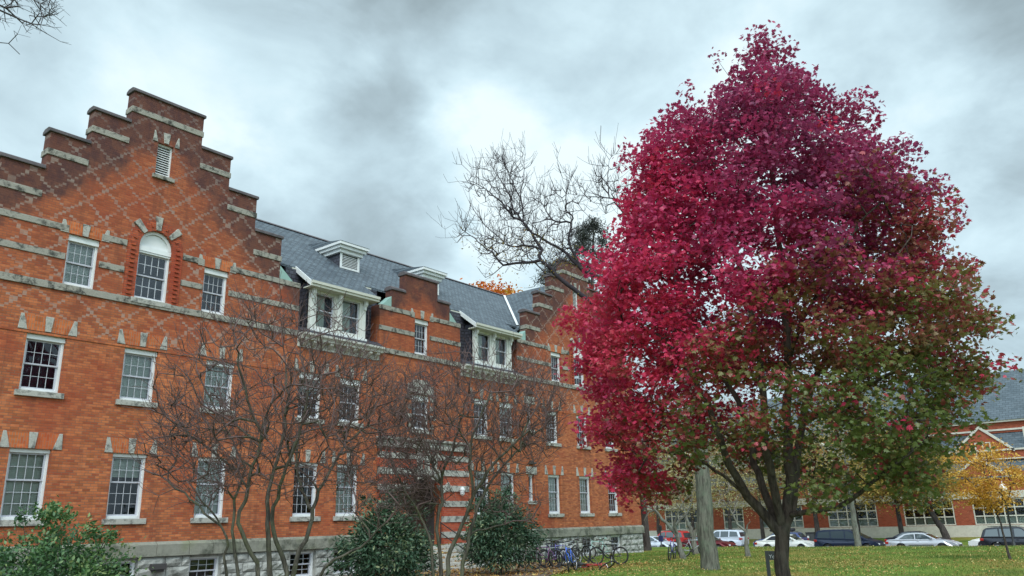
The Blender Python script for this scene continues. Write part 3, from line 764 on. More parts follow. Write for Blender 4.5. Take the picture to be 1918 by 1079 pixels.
# gable louvres
for a, b, z0, z1 in LOUV:
    m = MB(); m.box(a, a+.05, FY+.10, FY+.24, z0, z1); m.box(b-.05, b, FY+.10, FY+.24, z0, z1); m.box(a+.05, b-.05, FY+.10, FY+.24, z1-.05, z1)
    n = 13
    for i in range(n):
        z = z0+.02+(z1-z0-.1)*i/n; m.prism([(FY+.12, z), (FY+.135, z-.005), (FY+.22, z+.075), (FY+.205, z+.08)], a+.05, b-.05, 'x')
    lv = hp(m, 'louvre', 'white_paint')
    m = MB(); m.quad((a, FY+.3, z0), (b, FY+.3, z0), (b, FY+.3, z1), (a, FY+.3, z1)); hp(m, 'louvre_backing', 'dark_room')
    m = MB(); m.box(a-.10, b+.12, FY-.08, FY+.098, z0-.13, z0+.01); hp(m, 'louvre_sill', 'belt_stone', bevel=.012)
    w = b-a
    for pts in ([(a-.20, z1), (a-.02, z1), (a-.13, z1+.40), (a-.17, z1+.40)], [(b+.02, z1), (b+.20, z1), (b+.17, z1+.40), (b+.13, z1+.40)], [(a+w/2-.08, z1+.03), (a+w/2+.08, z1+.03), (a+w/2+.13, z1+.42), (a+w/2-.13, z1+.42)]):
        m = MB(); m.prism(pts, FY-.03, FY+.05); hp(m, 'voussoir', 'lintel_stone', bevel=.01)

# ---- basement: rock faced blocks, and the water table over them
def rock_block(m, x0, x1, z0, z1, y=FY):
    e = .012; a, b, c, d = x0+e, x1-e, z0+e, z1-e; nx = max(2, int((b-a)/.13)); nz = 3
    n = len(m.v); P = {}
    for i in range(nx+1):
        for k in range(nz+1):
            edge = i in (0, nx) or k in (0, nz)
            m.v.append((a+(b-a)*i/nx+(0 if edge else random.uniform(-.02, .02)), y-(.02 if edge else random.uniform(.045, .095)), c+(d-c)*k/nz+(0 if edge else random.uniform(-.02, .02)))); P[i, k] = len(m.v)-1
    for i in range(nx):
        for k in range(nz): m.f.append((P[i, k], P[i+1, k], P[i+1, k+1], P[i, k+1]))
    r = len(m.v); m.v += [(a, y+.05, c), (b, y+.05, c), (b, y+.05, d), (a, y+.05, d)]
    rim = [P[i, 0] for i in range(nx+1)]; m.f.append(tuple(reversed(rim))+(r, r+1)); m.f.append(tuple(P[i, nz] for i in range(nx+1))+(r+2, r+3))
    m.f.append(tuple(P[0, k] for k in range(nz+1))+(r+3, r)); m.f.append(tuple(P[nx, k] for k in reversed(range(nz+1)))+(r+1, r+2))
cuts = [(a, b) for a, b, _, _ in BASEW]
rows = [(-.25, .06), (.06, .37), (.37, .68), (.68, 1.0)]
for xa, xb in ((6.45, 22.35), (27.7, 43.0)):
    mb = MB(); back = MB(); cc = [q for q in cuts if xa < q[0] < xb]
    grid_wall(back, [xa, xb]+[v for q in cc for v in q], [-.6, .06, .93, 1.0], lambda x, z: not any(a < x < b and .06 < z < .93 for a, b in cc), FY+.02, FY+.45)
    hp(back, 'basement_core', 'rock_stone')
    for ri, (z0, z1) in enumerate(rows):
        for a, b in spans(xa, xb, [(p-.001, q+.001) for p, q in cc] if ri > 0 else []):
            x = a
            while x < b-.01:
                e = min(b, x+random.uniform(.45, .95)); e = b if b-e < .25 else e
                rock_block(mb, x, e, z0, z1); x = e
    hp(mb, 'basement_wall', 'rock_stone')
for a, b in ((6.42, 22.33), (27.72, 43.05)):
    mb = MB(); x = a
    while x < b-.01:
        e = min(b, x+random.uniform(.8, 1.15)); e = b if b-e < .4 else e
        p = random.uniform(.0, .012)
        mb.prism([(FY-.13-p, 1.003), (FY+.03, 1.003), (FY+.03, 1.448), (FY-.02, 1.448), (FY-.13-p, 1.36)], x+.005, e-.005, 'x'); x = e
    hp(mb, 'water_table', 'table_stone', bevel=.01)
mb = MB(); mb.box(13.15, 13.62, FY-.22, FY-.02, .62, .80); mb.box(13.2, 13.57, FY-.17, FY-.02, .55, .62); hp(mb, 'vent_hood', 'dark_metal', bevel=.015)

# ---- entrance
pb, ps = MB(), MB(); CXD = 25.0
def xin(z):
    if z < 2.6: return 1.05
    if z < 3.65: return sqrt(max(0, 1.05**2-(z-2.6)**2))
    return 0.0
stone_bands = [(1.20, 1.45), (1.84, 2.09), (2.48, 2.73), (3.13, 3.38), (3.78, 4.03), (4.42, 4.66)]
levels = sorted(set([.95, 4.85]+[v for q in stone_bands for v in q]+[2.6+1.05*sin(pi*k/16) for k in range(1, 9)]))
for z0, z1 in zip(levels[:-1], levels[1:]):
    zm = (z0+z1)/2; st = any(a <= zm <= b for a, b in stone_bands); m = ps if st else pb; pr = .17 if st else .13
    i0, i1 = xin(z0), xin(z1-1e-6)
    for s in (-1, 1):
        pts = [(CXD+s*i0, z0), (CXD+s*2.67, z0), (CXD+s*2.67, z1), (CXD+s*i1, z1)]
        m.prism(pts if s > 0 else pts[::-1], FY-pr, FY+.01)
hp(pb, 'entrance_surround', 'panel_brick'); hp(ps, 'stone_stripes', 'lintel_stone')
mb = MB(); mb.box(22.25, 27.75, FY-.26, FY+.02, 4.853, 5.02); mb.box(22.33, 27.67, FY-.20, FY+.02, 5.02, 5.16); mb.box(22.2, 27.8, FY-.32, FY+.02, 5.16, 5.27); hp(mb, 'entrance_cornice', 'lintel_stone', bevel=.02)
for s in (-1, 1): mb = MB(); mb.box(*sorted((CXD+s*1.06, CXD+s*2.72)), FY-.24, FY+.02, -.1, .948); hp(mb, 'pedestal', 'lintel_stone', bevel=.02)
for dx, lean in ((0, 0), (-.36, -.16), (.36, .16)):
    mb = MB(); zb = 3.58 if dx else 3.66
    mb.prism([(CXD+dx-.11, zb), (CXD+dx+.11, zb), (CXD+dx+lean+.17, 4.85), (CXD+dx+lean-.17, 4.85)], FY-.22, FY-.10); hp(mb, 'keystone', 'lintel_stone', bevel=.015)
for s in (-1, 1):
    for t in (.28, .56):
        th = pi/2-s*t*pi/2*1.2; ux, uz, vx, vz = cos(th), sin(th), -sin(th), cos(th); q = []
        for rr, hw in ((1.08, .11), (1.62, .16)): q += [(CXD+rr*ux-hw*vx*(1 if rr < 1.3 else 1), 2.6+rr*uz-hw*vz)]
        q += [(CXD+1.62*ux+.16*vx, 2.6+1.62*uz+.16*vz), (CXD+1.08*ux+.11*vx, 2.6+1.08*uz+.11*vz)]
        mb = MB(); mb.prism(q[::-1], FY-.195, FY-.10); hp(mb, 'voussoir', 'lintel_stone', bevel=.012)
mb = MB(); mb.box(23.7, 26.3, FY+1.0, FY+1.06, .9, 3.8); mb.box(23.6, 23.95, FY+.43, FY+1.0, .9, 3.8); mb.box(26.05, 26.4, FY+.43, FY+1.0, .9, 3.8); mb.box(23.6, 26.4, FY+.43, FY+1.06, 3.66, 3.9)
hp(mb, 'door_recess', 'dark_metal')
for xa in (23.98, 25.01):
    mb = MB(); mb.box(xa, xa+1.01, FY+.90, FY+.96, .95, 3.1)
    for q in range(2):
        for k in range(3): mb.box(xa+.12+q*.42, xa+.12+q*.42+.34, FY+.875, FY+.90, 1.1+k*.66, 1.1+k*.66+.52)
    d = hp(mb, 'door', 'door_wood', bevel=.01)
    mb = MB(); mb.tube([(xa+(.92 if xa < 24.5 else .09)-ROOT[0], .84, 1.9), (xa+(.92 if xa < 24.5 else .09)-ROOT[0], .84, 2.2)], .02, 8); mb.build('handle', 'steel_rim', d)
mb = MB(); mb.lathe([(.0, .34), (.05, .33), (.12, .22), (.13, .20), (.11, .18), (.09, .0), (.05, -.04), (0, -.05)], (27.05, FY-.32, 3.0), 10); mb.box(27.03, 27.07, FY-.32, FY-.1, 3.28, 3.31); hp(mb, 'wall_lantern', 'white_plastic')
# porch: side walls, steps, rail
for s in (-1, 1):
    mb = MB(); x0, x1 = sorted((CXD+s*1.25, CXD+s*1.9))
    for z0, z1 in ((-.2, .16), (.16, .45)):
        xx = x0; rock_block(mb, x0, x1, z0, z1, FY-1.9)
    mb.box(x0+.01, x1-.01, FY-1.9, FY-.25, -.2, .45)
    hp(mb, 'porch_wall', 'rock_stone')
for s in (-1, 1):
    mb = MB(); x0, x1 = sorted((CXD+s*1.18, CXD+s*1.97)); mb.box(x0, x1, FY-2.0, FY-.25, .452, .60); hp(mb, 'porch_cap', 'table_stone', bevel=.02)
mb = MB()
for k in range(6): mb.box(CXD-1.24, CXD+1.24, FY-2.0+k*.32, FY+.9, -.2 if k == 0 else -.05+k*.158+.001, .108+k*.158)
hp(mb, 'steps', 'concrete', bevel=.012)
mb = MB()
for zz in (0, -.42): mb.tube([(25.75, FY-2.0, .95+zz), (25.75, FY-.2, 1.85+zz)], .022, 6)
for yy, zb, zt in ((FY-2.0, .1, .95), (FY-.25, .95, 1.83)): mb.tube([(25.75, yy, zb), (25.75, yy, zt)], .022, 6)
hp(mb, 'handrail', 'iron')

# ---- cornice, mansard, dormers, roofs
for a, b in ((18.15, 22.27), (27.31, 31.6)):
    m = MB(); prof = [(FY+.02, 8.38), (FY-.05, 8.38), (FY-.05, 8.60), (FY-.30, 8.66), (FY-.32, 8.74), (FY-.40, 8.82), (FY-.40, 8.90), (FY+.3, 8.93), (FY+.3, 8.38)]
    m.prism(prof[::-1], a+.002, b-.002, 'x'); hp(m, 'cornice', 'weathered_paint', bevel=.008)
    n = 10
    for i in range(n): m = MB(); q = a+.25+(b-a-.5)*i/(n-1); m.prism([(FY-.051, 8.45), (FY-.12, 8.45), (FY-.27, 8.58), (FY-.27, 8.655), (FY-.051, 8.62)][::-1], q-.07, q+.07, 'x'); hp(m, 'modillion', 'weathered_paint')
    m = MB(); m.prism([(FY-.36, 8.905), (FY+.06, 9.18), (FY+.06, 8.94), (FY-.3, 8.90)], a+.003, b-.003, 'x'); hp(m, 'slate_apron', 'slate_cheek')
    m = MB(); m.box(a-.3, b+.3, FY+.55, FY+.65, 8.94, 11.60); hp(m, 'mansard_wall', 'slate_cheek')
def roof_z(y): return 10.97+.755*(y-24.6)
RY, RZ = 30.4, roof_z(30.4)
m = MB()
t = .10
m.prism([(FY+.62, roof_z(FY+.62)), (RY, RZ), (RY+4.9, RZ-3.7), (RY+4.9, RZ-3.7-t), (RY, RZ-t-.02), (FY+.62, roof_z(FY+.62)-t)], LC, RC, 'x'); hp(m, 'roof', 'slate_front')
for a, b in ((18.16, 22.26), (27.32, 31.59)): m = MB(); m.box(a, b, FY+.57, FY+.615, 11.44, roof_z(FY+.57)-.04); hp(m, 'fascia', 'cream_paint')
for cx in (LC, RC):
    m = MB(); s = .755
    m.prism([(cx-5.82, RZ-s*5.82), (cx, RZ+.012), (cx+5.82, RZ-s*5.82), (cx+5.82, RZ-s*5.82-t), (cx, RZ-t), (cx-5.82, RZ-s*5.82-t)][::-1], FY+.425, FY+10.2, 'y'); hp(m, 'roof', 'slate_wing')
for sx, cx in ((1, LC), (-1, RC)):
    p0 = np.array([cx+sx*.1, RY-.1, RZ-.04]); p1 = np.array([cx+sx*4.75, RY-4.75, RZ-.755*4.75+.02])
    u = np.array([.045*sx, .045, 0]); m = MB(); up = np.array([0, 0, .06])
    m.quad(tuple(p0-u+up), tuple(p1-u+up), tuple(p1+u+up), tuple(p0+u+up)); hp(m, 'valley_flashing', 'white_paint')
m = MB(); m.prism([(RY-.16, RZ-.06), (RY, RZ+.06), (RY+.16, RZ-.06)], LC+.1, RC-.1, 'x'); hp(m, 'ridge_cap', 'coping')
m = MB(); m.box(6.45, 6.85, FY+.43, 34.9, -.5, 10.6); hp(m, 'end_wall', 'brick'); m = MB(); m.box(42.6, 42.98, FY+.43, 34.9, -.5, 10.6); hp(m, 'end_wall', 'brick'); m = MB(); m.box(6.45, 42.98, 34.9, 35.3, -.5, 11.2); hp(m, 'rear_wall', 'brick')
for x0, x1 in ((18.62, 21.45), (28.25, 31.08)):
    c = (x0+x1)/2
    m = MB(); m.box(x0, x0+.05, FY+.05, FY+.62, 9.05, 11.05); m.box(x1-.05, x1, FY+.05, FY+.62, 9.05, 11.05); m.box(x0+.05, x1-.05, FY+.56, FY+.62, 9.05, 11.05); dm = hp(m, 'dormer', 'slate_cheek')
    off = ROOT
    # white front with two windows
    o1, o2 = (x0+.32, x0+1.20), (x0+1.62, x0+2.52)
    m = MB(); grid_wall(m, [x0, x1, *o1, *o2], [9.16, 9.30, 10.66, 10.80], lambda x, z: not ((o1[0] < x < o1[1] or o2[0] < x < o2[1]) and 9.30 < z < 10.66), FY-.04, FY+.12); m.build('dormer_front', 'dormer_paint', dm, off=off)
    for q in (x0-.02, c-.13, x1-.22): m = MB(); m.box(q+.02, q+.20, FY-.09, FY-.041, 9.161, 10.60); m.build('pilaster', 'dormer_paint', dm, bevel=.01, off=off)
    m = MB(); m.box(x0-.05, x1+.05, FY-.09, FY-.0405, 10.80, 10.93); m.build('frieze', 'white_paint', dm, bevel=.01, off=off)
    m = MB(); m.box(x0-.04, x1+.04, FY-.14, FY-.0405, 9.06, 9.16); m.build('sill', 'white_paint', dm, bevel=.01, off=off)
    for q in (x0+.03, c-.07, x1-.16): 
        m = MB(); m.prism([(FY-.101, 10.35), (FY-.14, 10.38), (FY-.16, 10.5), (FY-.24, 10.58), (FY-.25, 10.79), (FY-.101, 10.79)][::-1], q, q+.13, 'x'); m.build('console', 'white_paint', dm, off=off)
    for a, b in (o1, o2):
        m = MB()
        for za, zb, ya in ((9.30, 10.00, .08), (9.96, 10.66, .04)): m.box(a, a+.05, FY+ya, FY+ya+.04, za, zb); m.box(b-.05, b, FY+ya, FY+ya+.04, za, zb); m.box(a+.05, b-.05, FY+ya, FY+ya+.04, za, za+.045); m.box(a+.05, b-.05, FY+ya, FY+ya+.04, zb-.045, zb)
        w_ = m.build('window', 'sash_paint', dm, off=off)
        m = MB(); m.quad((a+.03, FY+.10, 9.31), (b-.03, FY+.10, 9.31), (b-.03, FY+.10, 10.65), (a+.03, FY+.10, 10.65)); m.build('pane', 'window_glass', dm, off=off)
        m = MB(); m.quad((a+.02, FY+.24, 9.4), (a+(b-a)*.68, FY+.24, 9.4), (a+(b-a)*.68, FY+.24, 10.68), (a+.02, FY+.24, 10.68)); m.build('curtain_or_dark_sheet', 'blind', dm, off=off)
        m = MB(); m.quad((a-.15, FY+.5, 9.2), (b+.15, FY+.5, 9.2), (b+.15, FY+.5, 10.8), (a-.15, FY+.5, 10.8)); m.build('dark_interior', 'dark_room', dm, off=off)
    # the roof runs on down over the dormer
    e0, e1 = x0-.24, x1+.36; ya, yb = FY-.42, FY+.62
    m = MB(); m.prism([(ya, roof_z(ya)), (yb, roof_z(yb)), (yb, roof_z(yb)-.08), (ya, roof_z(ya)-.09)], e0, e1, 'x'); m.build('dormer_roof', 'slate_front', dm, off=off)
    m = MB(); m.box(e0-.03, e1+.03, ya-.05, ya-.002, roof_z(ya)-.20, roof_z(ya)-.01); m.box(e0-.03, e1+.03, ya-.10, ya-.051, roof_z(ya)-.10, roof_z(ya)+.01)
    m.box(e0, e1, ya, FY+.1, roof_z(ya)-.21, roof_z(ya)-.16)
    m.build('eave_board', 'cream_paint', dm, off=off)
    for e, s in ((e0, -1), (e1, 1)):
        m = MB(); m.prism([(ya, roof_z(ya)-.20), (ya, roof_z(ya)+(.02 if s < 0 else -.02)), (yb, roof_z(yb)+(.02 if s < 0 else -.02)), (yb, roof_z(yb)-.20)][::-1], *sorted((e, e+s*.05)), 'x'); m.build('bargeboard', 'white_paint', dm, off=off)
# small louvred vents on the slope
for xa in (21.68, 26.86):
    xb, yf = xa+1.06, 27.02; zf = roof_z(yf)
    m = MB(); m.box(xa, xa+.05, yf, 28.6, zf-.1, 13.52); m.box(xb-.05, xb, yf, 28.6, zf-.1, 13.52); m.box(xa+.05, xb-.05, yf+.12, yf+.16, zf-.1, 13.52); vt = hp(m, 'roof_vent', 'slate_cheek')
    m = MB(); m.box(xa-.02, xa+.09, yf-.03, yf-.001, zf, 13.5); m.box(xb-.09, xb+.02, yf-.03, yf-.001, zf, 13.5); m.box(xa+.09, xb-.09, yf-.03, yf-.001, zf, zf+.06)
    for i in range(8):
        z = zf+.08+i*.072; m.prism([(yf-.02, z), (yf, z-.01), (yf+.07, z+.05), (yf+.05, z+.06)], xa+.09, xb-.09, 'x')
    m.build('louvre', 'white_paint', vt, off=ROOT)
    m = MB(); m.box(xa-.12, xb+.14, yf-.12, 28.75, 13.50, 13.66); m.box(xa-.22, xb+.24, yf-.24, 28.9, 13.66, 13.80); m.box(xa-.30, xb+.32, yf-.34, 29.1, 13.80, 13.93); m.build('vent_cornice', 'white_paint', vt, bevel=.01, off=ROOT)
    m = MB(); m.prism([(yf-.36, 13.932), (29.4, 14.35), (29.4, 13.932)], xa-.31, xb+.33, 'x'); m.build('vent_roof', 'slate_front', vt, off=ROOT)

# ================================================================== THE LONG BUILDING ACROSS THE STREET
FX = 88.0; FR = (FX, 20.0, -.6)
far = thing('brick_college_building', 'long brick building with steep slate roof and pale stone bands across the street', 'building', FR)
def fp(mb, name, mat, parent=None, **kw): return mb.build(name, mat, parent or far, off=FR, **kw)
def far_wall(y0, y1, z0, z1, opens, x=FX, t=.4):
    tmp = MB(); grid_wall(tmp, [y0, y1]+[v for o in opens for v in o[:2]], [z0, z1]+[v for o in opens for v in o[2:]],
                          lambda a, z: not any(o[0] < a < o[1] and o[2] < z < o[3] for o in opens), 0, t)
    m = MB(); m.v = [(x+b, a, c) for a, b, c in tmp.v]; m.f = [tuple(reversed(f)) for f in tmp.f]; return m
GW = [(24.1, 29.0), (11.2, 15.5), (17.1, 21.6), (31.6, 36.2), (38.2, 40.6), (43.6, 48.0), (51.0, 55.6), (4.0, 8.6), (-4, .6)]
g1 = [(a, b, .52, 2.85) for a, b in GW]
fp(far_wall(-12, 66, -1.4, .5, []), 'stone_base', 'limestone')
fp(far_wall(-12, 66, .503, 2.88, g1, FX+.06), 'ground_floor_wall', 'far_brick')
fp(far_wall(-12, 66, 2.883, 3.52, [], FX-.05, .5), 'stone_band', 'limestone')
GAB = [14.4, 30.0, 46.0, 60.0, -1.5]
up = [(g-.2, g+.75, 3.9, 5.25) for g in GAB]+[(g-1.75, g-.8, 3.9, 5.25) for g in GAB if g != 14.4]
fp(far_wall(-12, 66, 3.523, 4.7, [o for o in up], FX+.02), 'upper_wall', 'far_brick')
def fgable(c, hw, zb, zp, x, win):
    m = MB(); pts = [(c-hw, zb), (c+hw, zb), (c+hw*.02, zp), (c-hw*.02, zp)]
    m.prism(pts[::-1], x, x+.35, 'x'); fp(m, 'gable', 'far_brick')
    m = MB()
    for s in (-1, 1):
        a = (c+s*hw*1.06, zb-.10); b = (c, zp+.06); d = (c, zp+.34); e = (c+s*hw*1.06, zb+.16)
        pts = [a, b, d, e]; m.prism(pts if s < 0 else pts[::-1], x-.10, x+.6, 'x')
    fp(m, 'gable_coping', 'limestone')
    if win:
        y0, y1, z0, z1 = win
        fwin(y0, y1, z0, z1, x-.03, 2, 2)
def fwin(y0, y1, z0, z1, x, cols, rows):
    m = MB(); f = .10
    m.box(x-.02, x+.10, y0, y0+f, z0, z1); m.box(x-.02, x+.10, y1-f, y1, z0, z1); m.box(x-.02, x+.10, y0+f, y1-f, z0, z0+f); m.box(x-.02, x+.10, y0+f, y1-f, z1-f, z1)
    for i in range(1, cols): q = y0+(y1-y0)*i/cols; m.box(x, x+.09, q-.05, q+.05, z0+f, z1-f)
    for k in range(1, rows):
        q = z0+(z1-z0)*k/rows
        for i in range(cols): m.box(x, x+.09, y0+(y1-y0)*i/cols+(.0501 if i else f), y0+(y1-y0)*(i+1)/cols-(.0501 if i < cols-1 else f), q-.05, q+.05)
    w = fp(m, 'window', 'limestone')
    m = MB(); m.quad((x+.06, y1-.02, z0), (x+.06, y0+.02, z0), (x+.06, y0+.02, z1), (x+.06, y1-.02, z1)); m.build('pane', 'window_glass', w, off=FR)
    m = MB(); m.quad((x+.5, y1+.2, z0-.2), (x+.5, y0-.2, z0-.2), (x+.5, y0-.2, z1+.2), (x+.5, y1+.2, z1+.2)); m.build('dark_interior', 'dark_room', w, off=FR)
    m = MB(); zz = z0+(z1-z0)/rows
    m.quad((x+.3, y1, z0), (x+.3, y0, z0), (x+.3, y0, zz-.1), (x+.3, y1, zz-.1)); m.build('blind', 'blind', w, off=FR)
    return w
for a, b, z0, z1 in g1: fwin(a+.02, b-.02, z0+.02, z1-.02, FX+.1, 5 if b-a > 3 else 3, 3)
for i, g in enumerate(GAB):
    fgable(g, 2.3, 4.7, 6.45, FX, None); fgable(g-.45, 2.5, 7.15, 9.3, FX+1.2, (g-1.2, g+.15, 6.58, 8.08))
    for o in up:
        if abs(o[0]-g) < 2: fwin(*o, FX+.06, 2, 2)
m = MB(); m.prism([(FX+.2, 4.6), (FX+1.6, 5.4), (FX+1.6, 6.5), (FX+.2, 4.55)][:3], -12, 66, 'y') if False else None
m = MB(); m.quad((FX-.15, 66, 4.72), (FX-.15, -12, 4.72), (FX+1.55, -12, 6.5), (FX+1.55, 66, 6.5)); fp(m, 'lower_roof', 'far_slate')
fp(far_wall(-12, 66, 6.35, 7.2, [], FX+1.25), 'attic_wall', 'far_brick')
m = MB(); m.box(FX+1.1, FX+1.6, -12, 66, 7.20, 7.36); m.box(FX+1.15, FX+1.6, -12, 66, 6.40, 6.52); fp(m, 'stone_coping', 'limestone')
m = MB(); m.quad((FX+1.3, 66, 7.37), (FX+1.3, -12, 7.37), (FX+3.4, -12, 9.25), (FX+3.4, 66, 9.25)); fp(m, 'middle_roof', 'far_slate')
fp(far_wall(-12, 66, 9.0, 10.0, [], FX+3.0), 'clerestory_wall', 'far_brick')
m = MB(); m.box(FX+2.7, FX+3.6, -12, 66, 10.0, 10.2); m.box(FX+2.9, FX+3.2, -12, 66, 9.2, 9.36); fp(m, 'eave_band', 'limestone')
m = MB(); m.quad((FX+2.6, 66, 10.18), (FX+2.6, -12, 10.18), (FX+8.8, -12, 15.7), (FX+8.8, 66, 15.7)); m.quad((FX+8.8, 66, 15.7), (FX+8.8, -12, 15.7), (FX+15, -12, 10.1), (FX+15, 66, 10.1)); fp(m, 'roof', 'far_slate')
m = MB(); m.box(FX+1.5, FX+1.75, 10.15, 10.4, 7.3, 9.3); fp(m, 'downpipe', 'limestone')
fp(far_wall(-12, 66, -1.4, 10, [], FX+15), 'rear_wall', 'far_brick')
# ================================================================== TREES AND SHRUBS
class Frame:
    """upright frame facing the camera: u to the right, w away, z up, about a base point"""
    def __init__(s, px, dist, z0=0.0):
        r = ray(px, 1000); d = np.array([r[0], r[1], 0])/hypot(r[0], r[1]); s.d = d; s.u = np.array([d[1], -d[0], 0]); s.dist = dist
        s.base = d*dist+np.array([0, 0, z0])
    def px(s, x, y, w=0.0):
        r = ray(x, y); q = r*((s.dist+w)/(r@s.d)); q[2] += EYE; return q
    def at(s, u, w, z): return s.base*np.array([1, 1, 0])+s.u*u+s.d*w+np.array([0, 0, z])
    def uz(s, x, y):
        q = s.px(x, y); return (q-s.base)@s.u, q[2]
def wood(root, sk, rtip, rbase, split, mat_thick, mat_thin, flare=0.0, names=('trunk', 'branches')):
    off = np.array(root.location); a, b = sk.mesh(rtip, rbase, split, off, flare)
    t = a.build(names[0], mat_thick, root, smooth=True)
    if b.v: b.build(names[1], mat_thin, root, smooth=True)
    return t
def crown(root, P, size, tmpl, tone, mat, flat=.5, dirs=None, droop=.3, name='crown'):
    V, Fi, k = leaves(P, size, tmpl, flat=flat, dirs=dirs, droop=droop)
    return fast_mesh(name, V, Fi, mat, root, np.repeat(np.clip(tone, 0, 1), k), off=np.array(root.location))
def sst(x, a, b): t = np.clip((x-a)/(b-a), 0, 1); return t*t*(3-2*t)

# ---- the red maple
MF = Frame(1463, 17.0)
maple = thing('maple_tree', 'tall maple turning crimson with green leaves low on its right side, beside the dark sign', 'tree', tuple(MF.base))
sk = Skeleton()
g = MF.px
sk.limb([MF.at(.02, 0, -.05), MF.at(0, 0, .35), g(1464, 1060), g(1465, 1020), g(1467, 990)], .138, .132, .12, wob=.004)
l1 = sk.limb([g(1464, 1004), g(1430, 965, -.1), g(1398, 928, -.3), g(1374, 888, -.5), g(1355, 840, -.7), g(1338, 790, -.9), g(1300, 715, -1.2), g(1250, 640, -1.3)], .10, .03, wob=.015)
l2 = sk.limb([g(1464, 996), g(1442, 948, .2), g(1420, 890, .4), g(1408, 845, .6), g(1392, 775, .8), g(1352, 700, 1.2), g(1290, 590, 1.6), g(1230, 470, 1.5)], .085, .025, wob=.015)
l3 = sk.limb([g(1465, 992), g(1452, 930, -.2), g(1440, 870, -.4), g(1432, 810, -.6), g(1425, 700, -.9), g(1400, 560, -1.3), g(1360, 400, -1.2), g(1330, 280, -.8)], .09, .025, wob=.015)
l4 = sk.limb([g(1470, 988), g(1479, 930, .1), g(1480, 880, .1), g(1473, 800, .2), g(1476, 700, .1), g(1470, 560, 0), g(1455, 420, 0), g(1440, 260, 0), g(1428, 110, 0)], .105, .02, wob=.015)
l5 = sk.limb([g(1477, 982), g(1488, 920, .4), g(1491, 860, .7), g(1502, 790, 1.0), g(1525, 715, 1.3), g(1570, 620, 1.6), g(1620, 500, 1.7), g(1650, 360, 1.3)], .095, .025, wob=.015)
l6 = sk.limb([g(1481, 968), g(1510, 957, -.2), g(1545, 955, -.5), g(1580, 945, -.8), g(1615, 920, -1.1), g(1660, 882, -1.5), g(1730, 830, -1.7)], .055, .02, wob=.012)
l7 = sk.limb([g(1502, 790, 1.0), g(1560, 770, .6), g(1610, 735, .2), g(1680, 690, -.3), g(1760, 640, -.5)], .05, .02, wob=.012)
l8 = sk.limb([g(1393, 922, -.3), g(1340, 880, -.6), g(1290, 858, -.9), g(1230, 845, -1.1), g(1170, 830, -1.2)], .035, .014, wob=.012)
l9 = sk.limb([g(1476, 690, .1), g(1500, 610, -.8), g(1560, 500, -1.6), g(1620, 400, -2.0)], .045, .02, wob=.012)
lims = len(sk.p)
PL = [(1.86, -2.58), (2.3, -3.21), (3.08, -3.56), (3.9, -3.93), (4.84, -4.18), (6.54, -4.05), (7.5, -3.5), (8.43, -2.9), (9.99, -2.5), (10.8, -.95), (11.74, -.2), (12.5, .70)]
PR = [(1.86, 2.2), (2.27, 3.1), (2.74, 3.35), (3.41, 3.73), (4.17, 4.35), (4.8, 4.14), (5.5, 4.50), (6.5, 4.25), (7.42, 4.12), (8.16, 3.85), (8.97, 3.27), (10.02, 3.01), (10.9, 1.95), (11.94, 1.4), (12.5, .90)]
uL = lambda z: np.interp(z, *zip(*PL)); uR = lambda z: np.interp(z, *zip(*PR))
C = []; MASS = []
for z in np.arange(2.30, 12.3, .54):
    a, b = uL(z+.38), uR(z+.38); h = (b-a)/2; c = (a+b)/2
    for ring, inset in ((1.0, .56), (.52, .3)):
        hr = max(.05, (h-inset)*ring); n = max(1, int(round(2*pi*hr/(1.02 if ring == 1 else 1.7))))
        th0 = RNG.uniform(0, 2*pi)
        for i in range(n):
            if ring == 1 and n < 3: th = i*pi
            else: th = th0+2*pi*(i+RNG.uniform(-.3, .3))/n
            rr = hr*RNG.uniform(.84, 1.03); u = c+rr*cos(th); w = rr*.92*sin(th); zz = z+RNG.uniform(-.27, .27); R_ = RNG.uniform(.40, .74)*min(1, .32+h/2.4)
            if zz < 2.75 and -1.3 < u < .7 and RNG.random() < .9: continue
            if ring < 1 and zz < 4.4 and RNG.random() < .6: continue
            hole = sin(u*1.9+1.0)*sin(zz*1.7+.5)+.6*sin(u*3.1+w*2.0)*cos(zz*2.9)
            if RNG.random() < (.05 if hole < .7 else .55): continue
            MASS.append((u, w, zz, R_, rr/max(h, .1)))
for u, w, z, R_, rho in MASS:
    m1, m2 = RNG.normal(size=2)
    for _ in range(max(3, int(9.5*(R_/.6)**2))):
        d = RNG.normal(size=3); d[2] += .45; d /= np.linalg.norm(d); f = RNG.uniform(.45, 1.0)
        C.append((u+d[0]*R_*f, w+d[1]*R_*f, z+d[2]*R_*.72*f, rho, m1, m2))
# spires standing out of the outline
for x, y in ((1345, 122), (1352, 150), (1290, 195), (1292, 225), (1250, 238), (1422, 60), (1428, 85), (1478, 82), (1480, 110), (1600, 170), (1640, 182), (1690, 260), (1760, 345), (1795, 380), (1160, 290), (1180, 285), (1230, 262), (1500, 120),
             (1850, 530), (1868, 585), (1800, 380), (1828, 470), (1870, 690), (1860, 705), (1385, 90), (1395, 130), (1065, 590), (1062, 690), (1100, 480), (1370, 130)):
    u, z = MF.uz(x, y); C.append((u, RNG.uniform(-.8, .8), z-.12, 1.3, 0, 0))
C = np.array(C)
tgt = np.array([MF.at(*q[:3]) for q in C])
tips = sk.reach(list(tgt), step=.28, jit=.02, bend=.35)
wood(maple, sk, .0055, .138, .022, 'bark_maple', 'bark_maple', .25)
LP, LT = [], []
nz = RNG.normal(size=len(C)); nz2 = RNG.normal(size=len(C))
